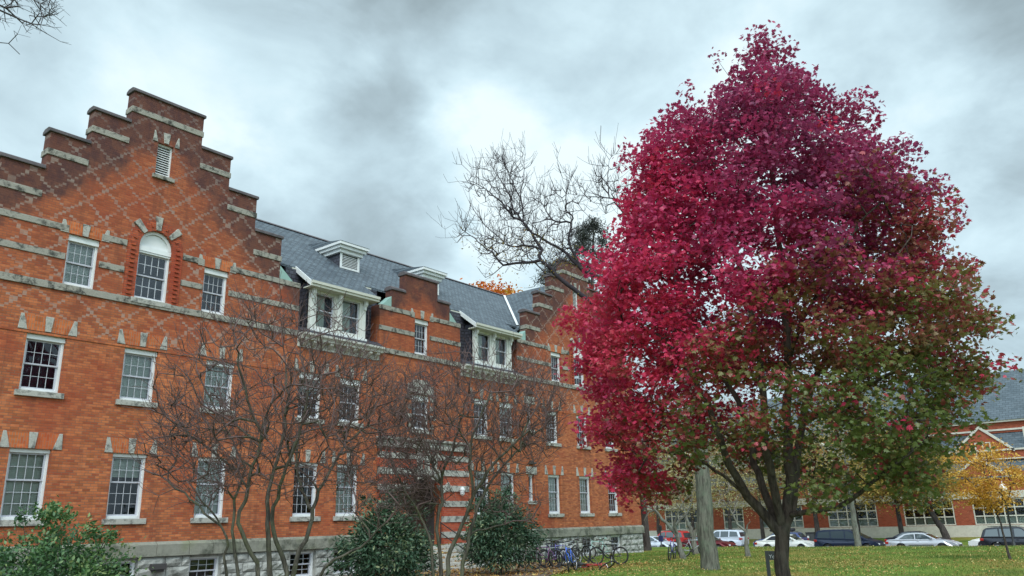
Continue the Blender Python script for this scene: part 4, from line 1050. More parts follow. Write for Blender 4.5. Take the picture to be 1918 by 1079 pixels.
for i, (u, w, z, rho, m1, m2) in enumerate(C):
    spire = rho > 1.2
    n = int(42*(.7 if spire else 1)*(1-.28*float(sst(np.array(4.6-z+.35*u), -.3, 1.2)))*RNG.uniform(.7, 1.3))
    s = np.array([.22, .22, .14]) if not spire else np.array([.13, .13, .20])
    q = RNG.normal(size=(n, 3))*s; d = np.linalg.norm(q/s, axis=1); q *= (np.minimum(d, 1.45)/d)[:, None]
    p = tgt[i]+q; uu = (p-MF.base)@MF.u; zz = p[:, 2]
    red = .14+.30*sst(-uu*.45+(9.0-zz)*.28, -.6, 2.2)+.045*m1+.03*nz[i]
    gg = uu*.56+(5.45-zz)*.78+.45*m2+.25*nz2[i]
    G = sst(gg, -.7, 2.5)*(.15+.85*sst(uu, -3.3, -1.0))*(.08+.92*sst(9.4-zz, .2, 3.2))
    if u > 3.2 and rho > .8: G = G*.75
    grn = .64+.36*sst(5.6-zz+.5*m1, -.8, 2.4)
    rr = RNG.random(n); G2 = G*.88; br = .32*4*G*(1-G)
    lo = red+(.635-red)*sst(G, .25, .8); hi = .68+(grn-.68)*sst(G, .15, .6)
    t = np.where(rr < G2, hi, np.where(rr < G2+br*(1-G2), RNG.uniform(.58, .72, n), lo))
    if RNG.random() < .015: t = t*0+RNG.uniform(.40, .5)
    LP.append(p); LT.append(t+RNG.normal(size=n)*.045)
LP = np.concatenate(LP); LT = np.concatenate(LT)
crown(maple, LP, RNG.uniform(.06, .118, len(LP)), MAPLE, LT, 'maple_leaf', flat=.42, droop=.55)
print('maple leaves', len(LP))

# ---- two bare many-stemmed trees in front of the hall
def bare_tree(name, label, fr, stems, ell, nt, root_px, seed, twig='twig_thicket', group=None):
    global RNG
    RNG = np.random.default_rng(seed)
    base = fr.px(*root_px); base[2] = 0
    t = thing(name, label, 'tree', tuple(base), group=group); sk = Skeleton(); r = sk.add(base-np.array([0, 0, .1]), -1, .06); sk.add(base+np.array([0, 0, .06]), r, .09)
    for pts, r0 in stems:
        P = [fr.px(x, y, w) for x, y, w in pts]; P = [base+np.array([0, 0, .04])+(P[0]-base)*np.array([.25, .25, .0])]+P
        st = 1 if pts[0][1] > 1070 else None
        sk.limb(P if st is not None else P[1:], r0*1.22, .011, .16, start=st, wob=.014)
    T = []
    for (x, y, rx, ry, w, rw, n) in ell:
        for _ in range(int(nt*n)):
            while True:
                a, b, c = RNG.uniform(-1, 1, 3)
                if a*a+b*b+c*c < 1: break
            T.append(fr.px(x+a*rx, y+b*ry, w+c*rw))
    tips = sk.reach(T, step=.13, jit=.012, bend=.35)
    # fine twigs at the tips, growing up and out
    cen = fr.px(ell[0][0], ell[0][1]+120, 0)
    for i in tips:
        p = sk.p[i]; o = p-cen; o /= np.linalg.norm(o)
        for _ in range(RNG.integers(2, 5)):
            d = o*.5+np.array([0, 0, .45])+RNG.normal(size=3)*.55; d /= np.linalg.norm(d); L = RNG.uniform(.14, .42)
            m = sk.add(p+d*L*.5+RNG.normal(size=3)*.015, i); sk.add(p+d*L+RNG.normal(size=3)*.03+np.array([0, 0, .02]), m)
    wood(t, sk, .0034, .085, .0125, 'bark_thicket', twig); return t
B1 = Frame(505, 12.0)
bare_tree('bare_tree', 'leafless many stemmed tree with purple twigs before the left half of the hall', B1, [
    ([(424, 1076, -.3), (424, 1010, -.4), (409, 979, -.5), (393, 955, -.6), (350, 900, -.8)], .021),
    ([(446, 1076, .2), (437, 991, .3), (440, 944, .4), (457, 885, .5), (440, 830, .6), (400, 760, .8), (370, 690, .9)], .022),
    ([(484, 1075, -.2), (459, 1016, -.3), (446, 972, -.4), (464, 928, -.4), (471, 875, -.5), (489, 828, -.6), (473, 771, -.7), (450, 690, -.9), (440, 620, -1.0)], .032),
    ([(506, 1078, .1), (503, 1007, .1), (500, 950, .2), (510, 890, .3), (530, 820, .4), (540, 740, .5), (530, 650, .6)], .036),
    ([(537, 1078, -.1), (518, 1023, -.1), (509, 979, -.2), (518, 928, -.3), (534, 881, -.5), (550, 844, -.6), (570, 770, -.8), (590, 690, -1.0)], .034),
    ([(550, 1078, .3), (573, 1010, .4), (588, 960, .5), (600, 915, .6), (637, 848, .7), (675, 807, .8), (725, 790, .9)], .038),
    ([(600, 1078, -.3), (650, 1038, -.5), (693, 1010, -.7), (733, 967, -.9), (748, 945, -1.0)], .024),
    ([(409, 979, -.5), (360, 940, -.2), (310, 900, 0), (270, 880, .2)], .014),
    ([(457, 885, .5), (400, 850, .3), (340, 800, .2), (290, 770, .1)], .016),
    ([(588, 960, .5), (560, 900, .9), (560, 820, 1.2), (600, 720, 1.4)], .022)],
    [(515, 745, 235, 195, 0, 1.7, .62), (380, 850, 130, 105, -.1, 1.0, .18), (640, 790, 130, 140, .2, 1.1, .22), (690, 930, 60, 50, -.8, .4, .03)], 1180, (512, 1195), 21)
B2 = Frame(845, 13.5)
bare_tree('bare_tree', 'leafless many stemmed tree with leaning grey stems before the entrance arch', B2, [
    ([(810, 1078, -.2), (805, 1000, -.3), (787, 973, -.3), (776, 950, -.4), (750, 900, -.6), (730, 850, -.7)], .026),
    ([(827, 1078, .1), (822, 1013, .1), (818, 973, .2), (829, 935, .2), (820, 890, .3), (785, 820, .4), (762, 770, .5), (760, 700, .6)], .032),
    ([(838, 1078, -.1), (847, 1020, -.1), (863, 990, -.2), (887, 927, -.4), (920, 875, -.6), (947, 847, -.7), (985, 800, -.8), (1010, 750, -.9)], .036),
    ([(863, 1078, .2), (877, 1013, .3), (887, 973, .3), (910, 915, .5), (935, 880, .6), (972, 843, .8), (1000, 800, 1.0)], .034),
    ([(822, 905, .25), (845, 850, 0), (862, 790, -.2), (880, 720, -.3)], .022),
    ([(887, 927, -.4), (880, 850, -.6), (900, 780, -.7), (930, 700, -.8)], .02),
    ([(877, 1000, .3), (930, 985, .2), (985, 975, .1), (1010, 985, 0)], .012)],
    [(880, 785, 185, 140, 0, 1.5, .62), (770, 800, 85, 110, .2, .9, .18), (985, 770, 80, 90, .1, .9, .17), (960, 950, 60, 40, 0, .5, .03), (760, 920, 60, 50, -.3, .5, .08), (795, 935, 42, 48, .4, .4, .12)], 1050, (840, 1180), 33)

# ---- the old tree with the bare limb over the far gable
RNG = np.random.default_rng(5)
EF = Frame(1325, 30.2)
elm = thing('old_tree', 'old pale barked tree whose bare limbs reach over the far stepped gable', 'tree', (EF.base[0], EF.base[1], 0))
sk = Skeleton(); e = EF.px
sk.limb([EF.at(0, 0, -.1), EF.at(0, 0, .5), e(1323, 1010), e(1320, 950), e(1315, 880), e(1308, 790), e(1300, 700), e(1285, 600), e(1262, 500), e(1250, 430)], .315, .11, .35, wob=.015)
sk.limb([e(1304, 745), e(1250, 690, -.3), e(1170, 615, -.6), e(1100, 560, -.8), e(1048, 521, -1), e(1018, 491, -1), e(1009, 482, -1), e(1015, 466, -.9), e(1001, 446, -.8), e(982, 418, -.6), e(962, 391, -.4), e(946, 352, -.2), e(929, 324, 0)], .15, .012, .3, wob=.02)
sk.limb([e(1009, 485, -1), e(990, 492, -1.2), e(962, 493, -1.5), e(943, 497, -1.6), e(920, 472, -1.6), e(898, 455, -1.6), e(857, 421, -1.5)], .06, .008, .25, wob=.02)
sk.limb([e(1014, 467, -.9), e(990, 461, -.6), e(973, 460, -.3), e(951, 461, 0), e(915, 445, .3), (e(890, 432, .5))], .05, .008, .25, wob=.02)
sk.limb([e(1290, 640), e(1200, 570, .5), e(1130, 525, .8), e(1087, 502, .8), e(1062, 474, .7), e(1018, 449, .5), e(990, 430, .3), e(981, 414, .2), e(976, 377, .2), e(979, 335, .2), e(984, 293, .2)], .12, .009, .3, wob=.02)
sk.limb([e(982, 416, .2), e(960, 405, 0), e(935, 375, -.4), e(905, 352, -.7), e(878, 338, -.9)], .05, .012, .25, wob=.02)
sk.limb([e(976, 377, .2), e(960, 340, .6), e(945, 310, .9), e(930, 292, 1.1)], .03, .01, .25, wob=.02)
sk.limb([e(1087, 502, .8), e(1066, 452, 1.2), e(1071, 416, 1.3), e(1073, 405, 1.3), e(1060, 393, 1.3), e(1062, 352, 1.3), e(1068, 330, 1.3)], .07, .01, .22, wob=.015)
sk.limb([e(1069, 414, 1.3), e(1040, 414, 1.1), e(1018, 388, 1), e(1010, 365, 1)], .045, .01, .22, wob=.015)
sk.limb([e(1255, 460), e(1200, 420, .4), e(1165, 395, .3), e(1157, 374, .2), e(1139, 371, .1), e(1118, 368, 0), e(1085, 367, -.1)], .07, .012, .25, wob=.015)
sk.limb([e(1139, 371, .1), e(1139, 335, .1), e(1141, 300, .1)], .035, .01, .22, wob=.015)
sk.limb([e(1262, 500), e(1300, 380, 1), e(1340, 260, 1.5)], .10, .02, .35, wob=.015)
T = []; limb_ids = [i for i in range(len(sk.p)) if sk.minr[i] < .085 and EF.uz(1000, 520)[1]-.6 < sk.p[i][2] and (sk.p[i]-EF.base)@EF.u < EF.uz(1200, 400)[0]]
for i in limb_ids:
    for _ in range(6):
        d = RNG.normal(size=3)*np.array([1, 1, .9])+np.array([0, 0, .55])-EF.u*.35; d /= np.linalg.norm(d); T.append(sk.p[i]+d*RNG.uniform(.25, 1.15))
tips = sk.reach(T, step=.28, jit=.03, bend=.3, maxd=2.6)
for i in tips:
    p = sk.p[i]; q = sk.p[sk.par[i]]; o = (p-q)/(np.linalg.norm(p-q)+1e-6)
    for _ in range(RNG.integers(1, 4)):
        d = o*.6+np.array([0, 0, .75])+RNG.normal(size=3)*.4; d /= np.linalg.norm(d); L = RNG.uniform(.25, .7); m = sk.add(p+d*L*.5, i); sk.add(p+d*L+np.array([0, 0, .05]), m)
wood(elm, sk, .0066, .31, .030, 'bark_elm', 'twig_elm', .10)
sel = [sk.p[i] for i in tips if sk.p[i][2] < EF.uz(950, 455)[1]]
P = np.repeat(np.array(sel), 3, 0)+RNG.normal(size=(len(sel)*3, 3))*.18
crown(elm, P, RNG.uniform(.06, .11, len(P)), OVAL, RNG.random(len(P)), 'olive_leaf', droop=.6, name='last_leaves')

# ---- leafy trees behind: trunk, limbs and a crown of clumps
def leafy_tree(name, label, base, height, rad, zlow, trunk_r, leafmat, barkmat, nclump, nleaf, lsize, seed, tmpl=OVAL, lean=(0, 0), sig=.42, squash=.8, group=None, cat='tree', tone=(.15, .85), twig=None, shell=.35):
    global RNG
    RNG = np.random.default_rng(seed); base = np.asarray(base, float)
    t = thing(name, label, cat, tuple(base), group=group); sk = Skeleton(); tip = base+np.array([lean[0], lean[1], zlow+(height-zlow)*.55])
    fork = base+np.array([lean[0]*.5, lean[1]*.5, zlow*.9])
    sk.limb([base-np.array([0, 0, .1]), base+np.array([lean[0]*.15, lean[1]*.15, zlow*.4]), fork, tip], trunk_r, trunk_r*.3, .4, wob=.02)
    cz = (height+zlow)/2; Cc = rand_in_ellipsoid(nclump, base+np.array([lean[0], lean[1], cz]), (rad, rad, (height-zlow)/2), shell)
    sk.reach(list(Cc), step=.4, jit=.05, bend=.3); wood(t, sk, .012, trunk_r, trunk_r*.28, barkmat, twig or barkmat, .3)
    n = int(nleaf/nclump); P = (Cc[:, None, :]+RNG.normal(size=(nclump, n, 3))*np.array([sig, sig, sig*squash])).reshape(-1, 3)
    tn = np.repeat(RNG.uniform(tone[0], tone[1], nclump), n)+RNG.normal(size=len(P))*.12
    crown(t, P, RNG.uniform(.75, 1.25, len(P))*lsize, tmpl, tn, leafmat, flat=.4, droop=.5); return t
def gz(x, y): return float(hgt(np.array(x), np.array(y)))
p = on_ground(1212, 1033); leafy_tree('street_tree', 'dark trunked tree with thin yellow leaves standing at the corner of the hall', (44.9, 25.9, gz(44.9, 25.9)), 12, 3.2, 4.0, .27, 'yellow_leaf', 'bark_dark', 90, 2600, .13, 41, sig=.6)
# small crooked trees on the lawn
def crooked(label, frame_px, dist, stems, ell, seed, trunk_r, leafmat='yellow_leaf', nl=900, nt=170):
    global RNG
    RNG = np.random.default_rng(seed); fr = Frame(frame_px, dist); base = fr.base.copy(); base[2] = gz(base[0], base[1])
    t = thing('crabapple_tree', label, 'tree', tuple(base)); sk = Skeleton(); r = sk.add(base-np.array([0, 0, .1]), -1, trunk_r); sk.add(base+np.array([0, 0, .05]), r, trunk_r)
    for k, pts in enumerate(stems): sk.limb([fr.px(x, y, w) for x, y, w in pts], trunk_r*(.95 if k == 0 else .55), .02, .2, start=1 if k == 0 else None, wob=.02)
    T = [fr.px(x+a*rx, y+b*ry, c*rx/fr_pxm(fr)) for (x, y, rx, ry) in ell for a, b, c in rand_in_ellipsoid(int(nt/len(ell)), (0, 0, 0), (1, 1, 1))]
    tips = sk.reach(T, step=.2, jit=.03, bend=.35); wood(t, sk, .007, trunk_r, .03, 'bark_pale', 'twig_grey', .25)
    ids = RNG.choice(tips, nl); P = np.array([sk.p[i] for i in ids])+RNG.normal(size=(nl, 3))*.16
    crown(t, P, RNG.uniform(.07, .12, nl), OVAL, RNG.random(nl), leafmat, droop=.5)
def fr_pxm(fr): return F_PX/fr.dist
crooked('crooked crabapple with a bicycle leaning on it left of the pale trunk', 1276, 39.5, [[(1273, 1035, 0), (1270, 1005, 0), (1258, 990, .1), (1240, 972, .2), (1224, 955, .3), (1205, 975, .4)], [(1268, 1000, 0), (1264, 975, -.3), (1275, 950, -.4), (1290, 930, -.5)], [(1258, 990, .1), (1290, 955, .4), (1300, 920, .6)]],
        [(1235, 920, 60, 45), (1290, 910, 50, 50)], 51, .13, nl=1300, nt=220)
crooked('forked crabapple half hidden behind the pale old trunk', 1301, 44.5, [[(1300, 1025, 0), (1298, 1005, 0), (1290, 985, .1), (1283, 960, .3), (1275, 930, .4)], [(1299, 1008, 0), (1306, 985, -.2), (1312, 960, -.3), (1330, 925, -.4)]], [(1290, 920, 50, 45), (1340, 915, 40, 40)], 52, .16, nl=1100, nt=170)
crooked('slim crabapple with a cut stub left of the red maple trunk', 1397, 41.2, [[(1397, 1030, 0), (1398, 1005, 0), (1399, 985, 0), (1405, 978, -.1)], [(1398, 998, 0), (1385, 985, .1), (1375, 965, .2), (1360, 945, .3), (1345, 920, .4)]], [(1360, 930, 45, 35), (1395, 900, 40, 40)], 53, .12, nl=700, nt=150)
# street trees
def street_pos(px, X, z=-1.0): r = ray(px, 1010); return (X, r[1]*X/r[0], z)
q = street_pos(1605, 60.3); leafy_tree('street_tree', 'pale barked street tree in front of the navy minivan', (q[0], q[1], gz(q[0], q[1])), 12, 4.2, 3.6, .24, 'olive_leaf', 'bark_pale', 110, 4200, .17, 61, sig=.6, tone=(.3, .8))
q = street_pos(1690, 80.5, -.9); leafy_tree('street_tree', 'dark trunked tree with golden olive crown behind the silver sedan', q, 9.5, 4.0, 2.9, .26, 'olive_leaf', 'bark_dark', 170, 11000, .2, 62, sig=.6, tone=(.35, .9))
q = street_pos(1776, 80.5, -.9); leafy_tree('street_tree', 'dark leaning tree with golden crown before the college building windows', q, 8.4, 3.6, 2.9, .34, 'olive_leaf', 'bark_dark', 150, 9500, .2, 63, sig=.6, lean=(0, 1.9), tone=(.35, .85))
q = street_pos(1533, 80.8, -.9); leafy_tree('street_tree', 'dark trunked tree with yellow crown behind the wagon with a roof box', q, 10.5, 4.6, 3.4, .28, 'yellow_leaf', 'bark_dark', 160, 7500, .19, 64, sig=.6, tone=(.0, .5))
for i, (px, X, h, r, lab) in enumerate(((1430, 82, 14.5, 5.0, 'yellow crowned tree across the street behind the white sedan'), (1370, 81, 15, 5.0, 'pale yellow tree across the street behind the silver sport utility'), (1300, 81.5, 15, 5.0, 'thin yellow tree across the street behind the red car'),
                                    (1235, 80.5, 12.5, 4.6, 'pale yellow tree across the street behind the parked ice grey car'), (1610, 81.5, 13.5, 4.8, 'yellow green tree across the street behind the navy minivan'))):
    q = street_pos(px, X, -.9); leafy_tree('street_tree', lab, q, h, r, 3.0, .22, 'yellow_leaf', 'bark_dark', 260, 8200 if i < 4 else 7200, .17, 70+i, sig=.65, tone=(.2, .9), twig='twig_grey', shell=.1)
p = on_ground(1893, 1048); leafy_tree('young_tree', 'slender young tree with golden orange leaves near the lamp post', (p[0], p[1], gz(p[0], p[1])), 4.25, 1.32, 1.75, .045, 'golden_leaf', 'bark_dark', 105, 7800, .085, 81, tmpl=DIAMOND, lean=(-.1, .32), sig=.20, squash=.5)
# behind the hall
q = at_dist(915, 560, 60); leafy_tree('maple_tree', 'orange autumn tree rising behind the slate roof', (q[0], q[1], 0), 19.6, 3.1, 9.5, .4, 'orange_leaf', 'bark_dark', 150, 11000, .26, 91, sig=.5)
RNG = np.random.default_rng(14)
CF = Frame(1105, 62); pine = thing('pine_tree', 'dark pine rising behind the far stepped gable', 'tree', (CF.base[0], CF.base[1], 0)); sk = Skeleton()
sk.limb([CF.at(0, 0, -.1), CF.px(1108, 700), CF.px(1110, 520), CF.px(1112, 418)], .4, .05, .6, wob=.03)
cl = []
for x, y in ((1112, 418), (1098, 428), (1122, 430), (1086, 440), (1105, 448), (1130, 455), (1078, 462), (1095, 470), (1115, 475), (1140, 480), (1068, 486), (1088, 494), (1052, 500), (1108, 500), (1040, 512), (1075, 512), (1022, 520), (1058, 525), (1095, 525), (1125, 520), (1150, 520), (1030, 500)):
    for w in (RNG.uniform(-1.5, 1.5), RNG.uniform(-1.5, 1.5)): cl.append(CF.px(x+RNG.normal()*5, y+RNG.normal()*4, w))
sk.reach(cl, step=.5, jit=.05, bend=.2); wood(pine, sk, .02, .4, .10, 'bark_dark', 'bark_dark')
P = (np.array(cl)[:, None, :]+RNG.normal(size=(len(cl), 190, 3))*np.array([.34, .34, .26])).reshape(-1, 3)
crown(pine, P, RNG.uniform(.22, .42, len(P)), (LANCE[0]*np.array([.5, 1, 1]), LANCE[1]), RNG.random(len(P)), 'needle', flat=.2, droop=-.5)
# overhanging tree beyond the left edge of the view
RNG = np.random.default_rng(8)
OF = Frame(30, 11.0); tb = at_dist(-420, 1000, 12.5); over = thing('bare_tree', 'bare tree whose drooping twigs enter at the top left corner of the view', 'tree', (tb[0], tb[1], 0)); sk = Skeleton(); o = OF.px
sk.limb([np.array([tb[0], tb[1], -.1]), np.array([tb[0], tb[1], 3]), np.array([tb[0]+.2, tb[1]-.1, 6]), o(-330, 60, .8)], .2, .08, .35, wob=.02)
sk.limb([o(-330, 120, .8), o(-210, 20, .4), o(-90, -20, .1), o(-10, 15, 0), o(40, 35, 0), o(85, 60, 0)], .045, .006, .2, wob=.01)
sk.limb([o(-90, -20, .1), o(0, -30, .2), o(50, -10, .3), o(95, 28, .3)], .02, .005, .2, wob=.01)
sk.limb([o(-210, 20, .4), o(-120, 50, .3), (o(-40, 75, .1)), o(20, 80, 0), o(38, 100, 0)], .018, .005, .2, wob=.01)
T = [o(RNG.uniform(-120, 118), RNG.uniform(-60, 0)+RNG.uniform(0, 105)*RNG.random()**.5, RNG.normal()*.35) for _ in range(230)]; T = [t for t in T if OF.uz(118, 118)[1] < t[2]]
tips = sk.reach(T, step=.12, jit=.01, bend=.3)
for i in tips:
    for _ in range(2):
        d = RNG.normal(size=3)*.5+OF.u*.7+np.array([0, 0, -.2]); d /= np.linalg.norm(d); sk.add(sk.p[i]+d*RNG.uniform(.06, .16), i)
wood(over, sk, .0022, .2, .03, 'bark_dark', 'twig_elm')

# ---- shrubs
def shrub(name, label, centre, rad, nclump, nleaf, size, mat, tmpl, seed, sig, sprigs=0, flat=.3, low=.1, taper=.0):
    global RNG
    RNG = np.random.default_rng(seed); c = np.asarray(centre, float); base = np.array([c[0], c[1], 0.0]); rad = np.asarray(rad, float)
    t = thing(name, label, 'shrub', tuple(base)); sk = Skeleton(); sk.add(base-np.array([0, 0, .05]), -1, .03); sk.add(base+np.array([0, 0, .1]), 0, .03)
    Cc = []
    while len(Cc) < nclump:
        q = rand_in_ellipsoid(1, c, rad*RNG.uniform(.80, 1.10), .40)[0]; h = (q[2]-c[2])/rad[2]; a = atan2(q[1]-c[1], q[0]-c[0])
        q[:2] = c[:2]+(q[:2]-c[:2])*(1-taper*max(0, h+.2))*(1+.16*sin(3*a+seed)+.10*sin(5*a+2*seed+3*h))
        if sin(q[0]*4.1+seed)*sin(q[2]*4.6+q[1]*2.7) > .78: continue
        if q[2] > low: Cc.append(q)
    for _ in range(sprigs):
        a = RNG.uniform(0, 2*pi); rr = RNG.uniform(.1, .85); Cc.append(c+np.array([rad[0]*rr*cos(a), rad[1]*rr*sin(a), rad[2]*(sqrt(1-rr*rr)+RNG.uniform(.12, .32))]))
    Cc = np.array(Cc); sk.reach(list(Cc), step=.2, jit=.02, bend=.3); wood(t, sk, .004, .05, .02, 'bark_dark', 'bark_dark', names=('stem', 'twigs'))
    n = nleaf//len(Cc); d = Cc-c; d /= np.linalg.norm(d, axis=1)[:, None]
    sg = np.full(len(Cc), sig); sg[nclump:] *= .45
    P = (Cc[:, None, :]+RNG.normal(size=(len(Cc), n, 3))*sg[:, None, None]).reshape(-1, 3); dirs = np.repeat(d, n, 0)
    keep = P[:, 2] > .02; tone = np.repeat(RNG.uniform(.15, .75, len(Cc)), n)+RNG.normal(size=len(P))*.2
    crown(t, P[keep], RNG.uniform(.7, 1.25, keep.sum())*size, tmpl, tone[keep], mat, flat=flat, dirs=dirs[keep], droop=.35, name='foliage'); return t
q = at_dist(86, 1050, 11.5); shrub('holly_shrub', 'dense small leaved green shrub at the lower left of the hall', (q[0], q[1], .78), (.98, 1.0, .96), 330, 24000, .055, 'shrub_leaf', OVAL, 101, .11, sprigs=16)
q = at_dist(722, 1035, 24.5); shrub('laurel_shrub', 'large leaved dark shrub left of the entrance steps', (q[0], q[1], 1.0), (1.42, 1.1, 1.30), 260, 10500, .15, 'laurel_leaf', LANCE, 102, .16, sprigs=14, taper=.42)
q = at_dist(938, 1035, 30.0); shrub('laurel_shrub', 'large leaved dark shrub between the entrance steps and the bicycles', (q[0], q[1], 1.30), (1.40, 1.1, 1.30), 260, 9800, .15, 'laurel_leaf', LANCE, 103, .16, sprigs=12, low=.45, taper=.15)

# ---- leaf litter and grass blades
RNG = np.random.default_rng(3)
N = 36000; X = RNG.uniform(21, 62, N); Y = RNG.uniform(2, 27, N); dens = .14+.86*sst(np.sin(X*.55+Y*.4)+np.sin(Y*.9-X*.23)+.6*np.sin(X*1.7-Y*1.1)+.5*np.sin(Y*2.9+X*.8)+1.6*np.exp(-((X-29)**2+(Y-13)**2)/60), -.4, 2.0)
keep = (RNG.random(N) < dens) & (Y < 24.6); X, Y = X[keep], Y[keep]
P = np.stack([X, Y, hgt(X, Y)+.035], -1)
V, Fi, k = leaves(P, RNG.uniform(.035, .095, len(P)), OVAL, flat=.8); o = fast_mesh('fallen_leaves', V, Fi, 'litter', None, np.repeat(np.clip(RNG.beta(2.4, 1.6, len(P)), 0, 1), k)); tag(o, 'yellow and brown leaves scattered over the lawn', 'fallen leaves', kind='stuff')
N = 2600; X = RNG.uniform(20.5, 30, N); Y = RNG.uniform(17, 24.5, N); P = np.stack([X, Y, np.full(N, .045)], -1)
Xs = RNG.uniform(23.8, 26.2, 420); ks = RNG.integers(0, 6, 420); Ys = FY-2.0+ks*.32+RNG.uniform(.05, .28, 420); P = np.concatenate([P, np.stack([Xs, Ys, .135+ks*.158], -1)])
V, Fi, k = leaves(P, RNG.uniform(.07, .14, len(P)), OVAL, flat=.75); o = fast_mesh('fallen_leaves', V, Fi, 'litter', None, np.repeat(np.clip(RNG.beta(1.3, 2.2, len(P)), 0, 1), k)); tag(o, 'brown leaves heaped on the soil bed and the entrance steps', 'fallen leaves', kind='stuff')
N = 60000; r = RNG.random(N)**.8; X = 23+r*34; Y = RNG.uniform(1.5, 24, N); P = np.stack([X, Y, hgt(X, Y)-.01], -1)
keep = ~((X < 30.6) & (Y > 17.5+(X-22.5)*.38)); P = P[keep]
T = (np.array([(-.5, 0, 0), (.5, 0, 0), (.12, 1, .0)], float), np.array([(0, 1, 2)]))
n = len(P); h = RNG.uniform(.05, .10, n); a = RNG.uniform(0, 2*pi, n); lean = RNG.normal(size=(n, 2))*.03
V = np.stack([P+np.stack([-np.cos(a)*.012, -np.sin(a)*.012, 0*a], -1), P+np.stack([np.cos(a)*.012, np.sin(a)*.012, 0*a], -1), P+np.stack([lean[:, 0], lean[:, 1], h], -1)], 1).reshape(-1, 3)
o = fast_mesh('grass', V, np.arange(n*3).reshape(-1, 3), 'grass_blade', None, np.repeat(np.clip(RNG.random(n)*.8+.2*np.sin(P[:, 0]*.9)*np.sin(P[:, 1]*.7), 0, 1), 3)); tag(o, 'short green grass blades of the lawn', 'grass', kind='stuff')

# ================================================================== VEHICLES
SEDAN = dict(L=4.95, W=1.82, H=1.42, wr=.33, axles=(-1.38, 1.42), low=[(-2.40, .26), (-2.475, .40), (-2.47, .62), (-2.42, .86), (-2.30, .955), (-1.6, .985), (.95, .955), (1.55, .90), (2.15, .77), (2.40, .64), (2.475, .48), (2.44, .30), (2.36, .22)],
             cab=[(-1.85, .97), (-1.12, 1.35), (-.75, 1.41), (-.1, 1.42), (.25, 1.385), (1.12, .955)], side=[[(-1.50, 1.00), (-1.02, 1.30), (-.42, 1.355), (-.40, 1.0)], [(-.32, 1.0), (-.34, 1.355), (.02, 1.36), (.25, 1.325), (.88, .985)]])
WAGON = dict(L=4.6, W=1.76, H=1.46, wr=.33, axles=(-1.3, 1.35), low=[(-2.2, .28), (-2.29, .42), (-2.30, .70), (-2.26, .95), (-2.1, 1.0), (.85, .97), (1.5, .92), (2.05, .80), (2.26, .62), (2.30, .46), (2.26, .30), (2.18, .24)],
             cab=[(-2.18, .98), (-1.85, 1.40), (-1.6, 1.46), (-.1, 1.48), (.3, 1.43), (1.08, .96)], side=[[(-1.95, 1.02), (-1.70, 1.36), (-1.05, 1.39), (-1.05, 1.02)], [(-.98, 1.02), (-.98, 1.39), (-.32, 1.40), (-.30, 1.0)], [(-.23, 1.0), (-.24, 1.40), (.1, 1.39), (.28, 1.36), (.85, 1.0)]])
SUV = dict(L=4.75, W=1.88, H=1.76, wr=.37, axles=(-1.38, 1.40), low=[(-2.28, .36), (-2.36, .50), (-2.37, .8), (-2.34, 1.08), (-2.2, 1.13), (.8, 1.10), (1.4, 1.08), (2.05, .98), (2.30, .82), (2.37, .60), (2.34, .42), (2.25, .34)],
           cab=[(-2.30, 1.10), (-2.10, 1.60), (-1.9, 1.72), (-1.5, 1.76), (0, 1.76), (.25, 1.71), (.98, 1.09)], side=[[(-2.08, 1.16), (-1.92, 1.60), (-1.22, 1.65), (-1.20, 1.16)], [(-1.10, 1.14), (-1.12, 1.65), (-.32, 1.66), (-.30, 1.13)], [(-.22, 1.13), (-.23, 1.66), (.05, 1.66), (.22, 1.61), (.74, 1.12)]])
VAN = dict(L=4.95, W=1.95, H=1.76, wr=.34, axles=(-1.42, 1.55), low=[(-2.36, .28), (-2.46, .42), (-2.47, .8), (-2.44, 1.05), (-2.3, 1.10), (1.1, 1.04), (1.6, .98), (2.15, .86), (2.40, .68), (2.475, .48), (2.42, .30), (2.34, .22)],
           cab=[(-2.42, 1.08), (-2.28, 1.58), (-2.1, 1.70), (-1.6, 1.75), (-.1, 1.75), (.35, 1.69), (1.62, .98)], side=[[(-2.22, 1.14), (-2.10, 1.56), (-1.22, 1.63), (-1.20, 1.12)], [(-1.12, 1.12), (-1.13, 1.63), (-.12, 1.65), (-.10, 1.08)], [(-.02, 1.08), (-.03, 1.65), (.28, 1.60), (1.18, 1.04)]])
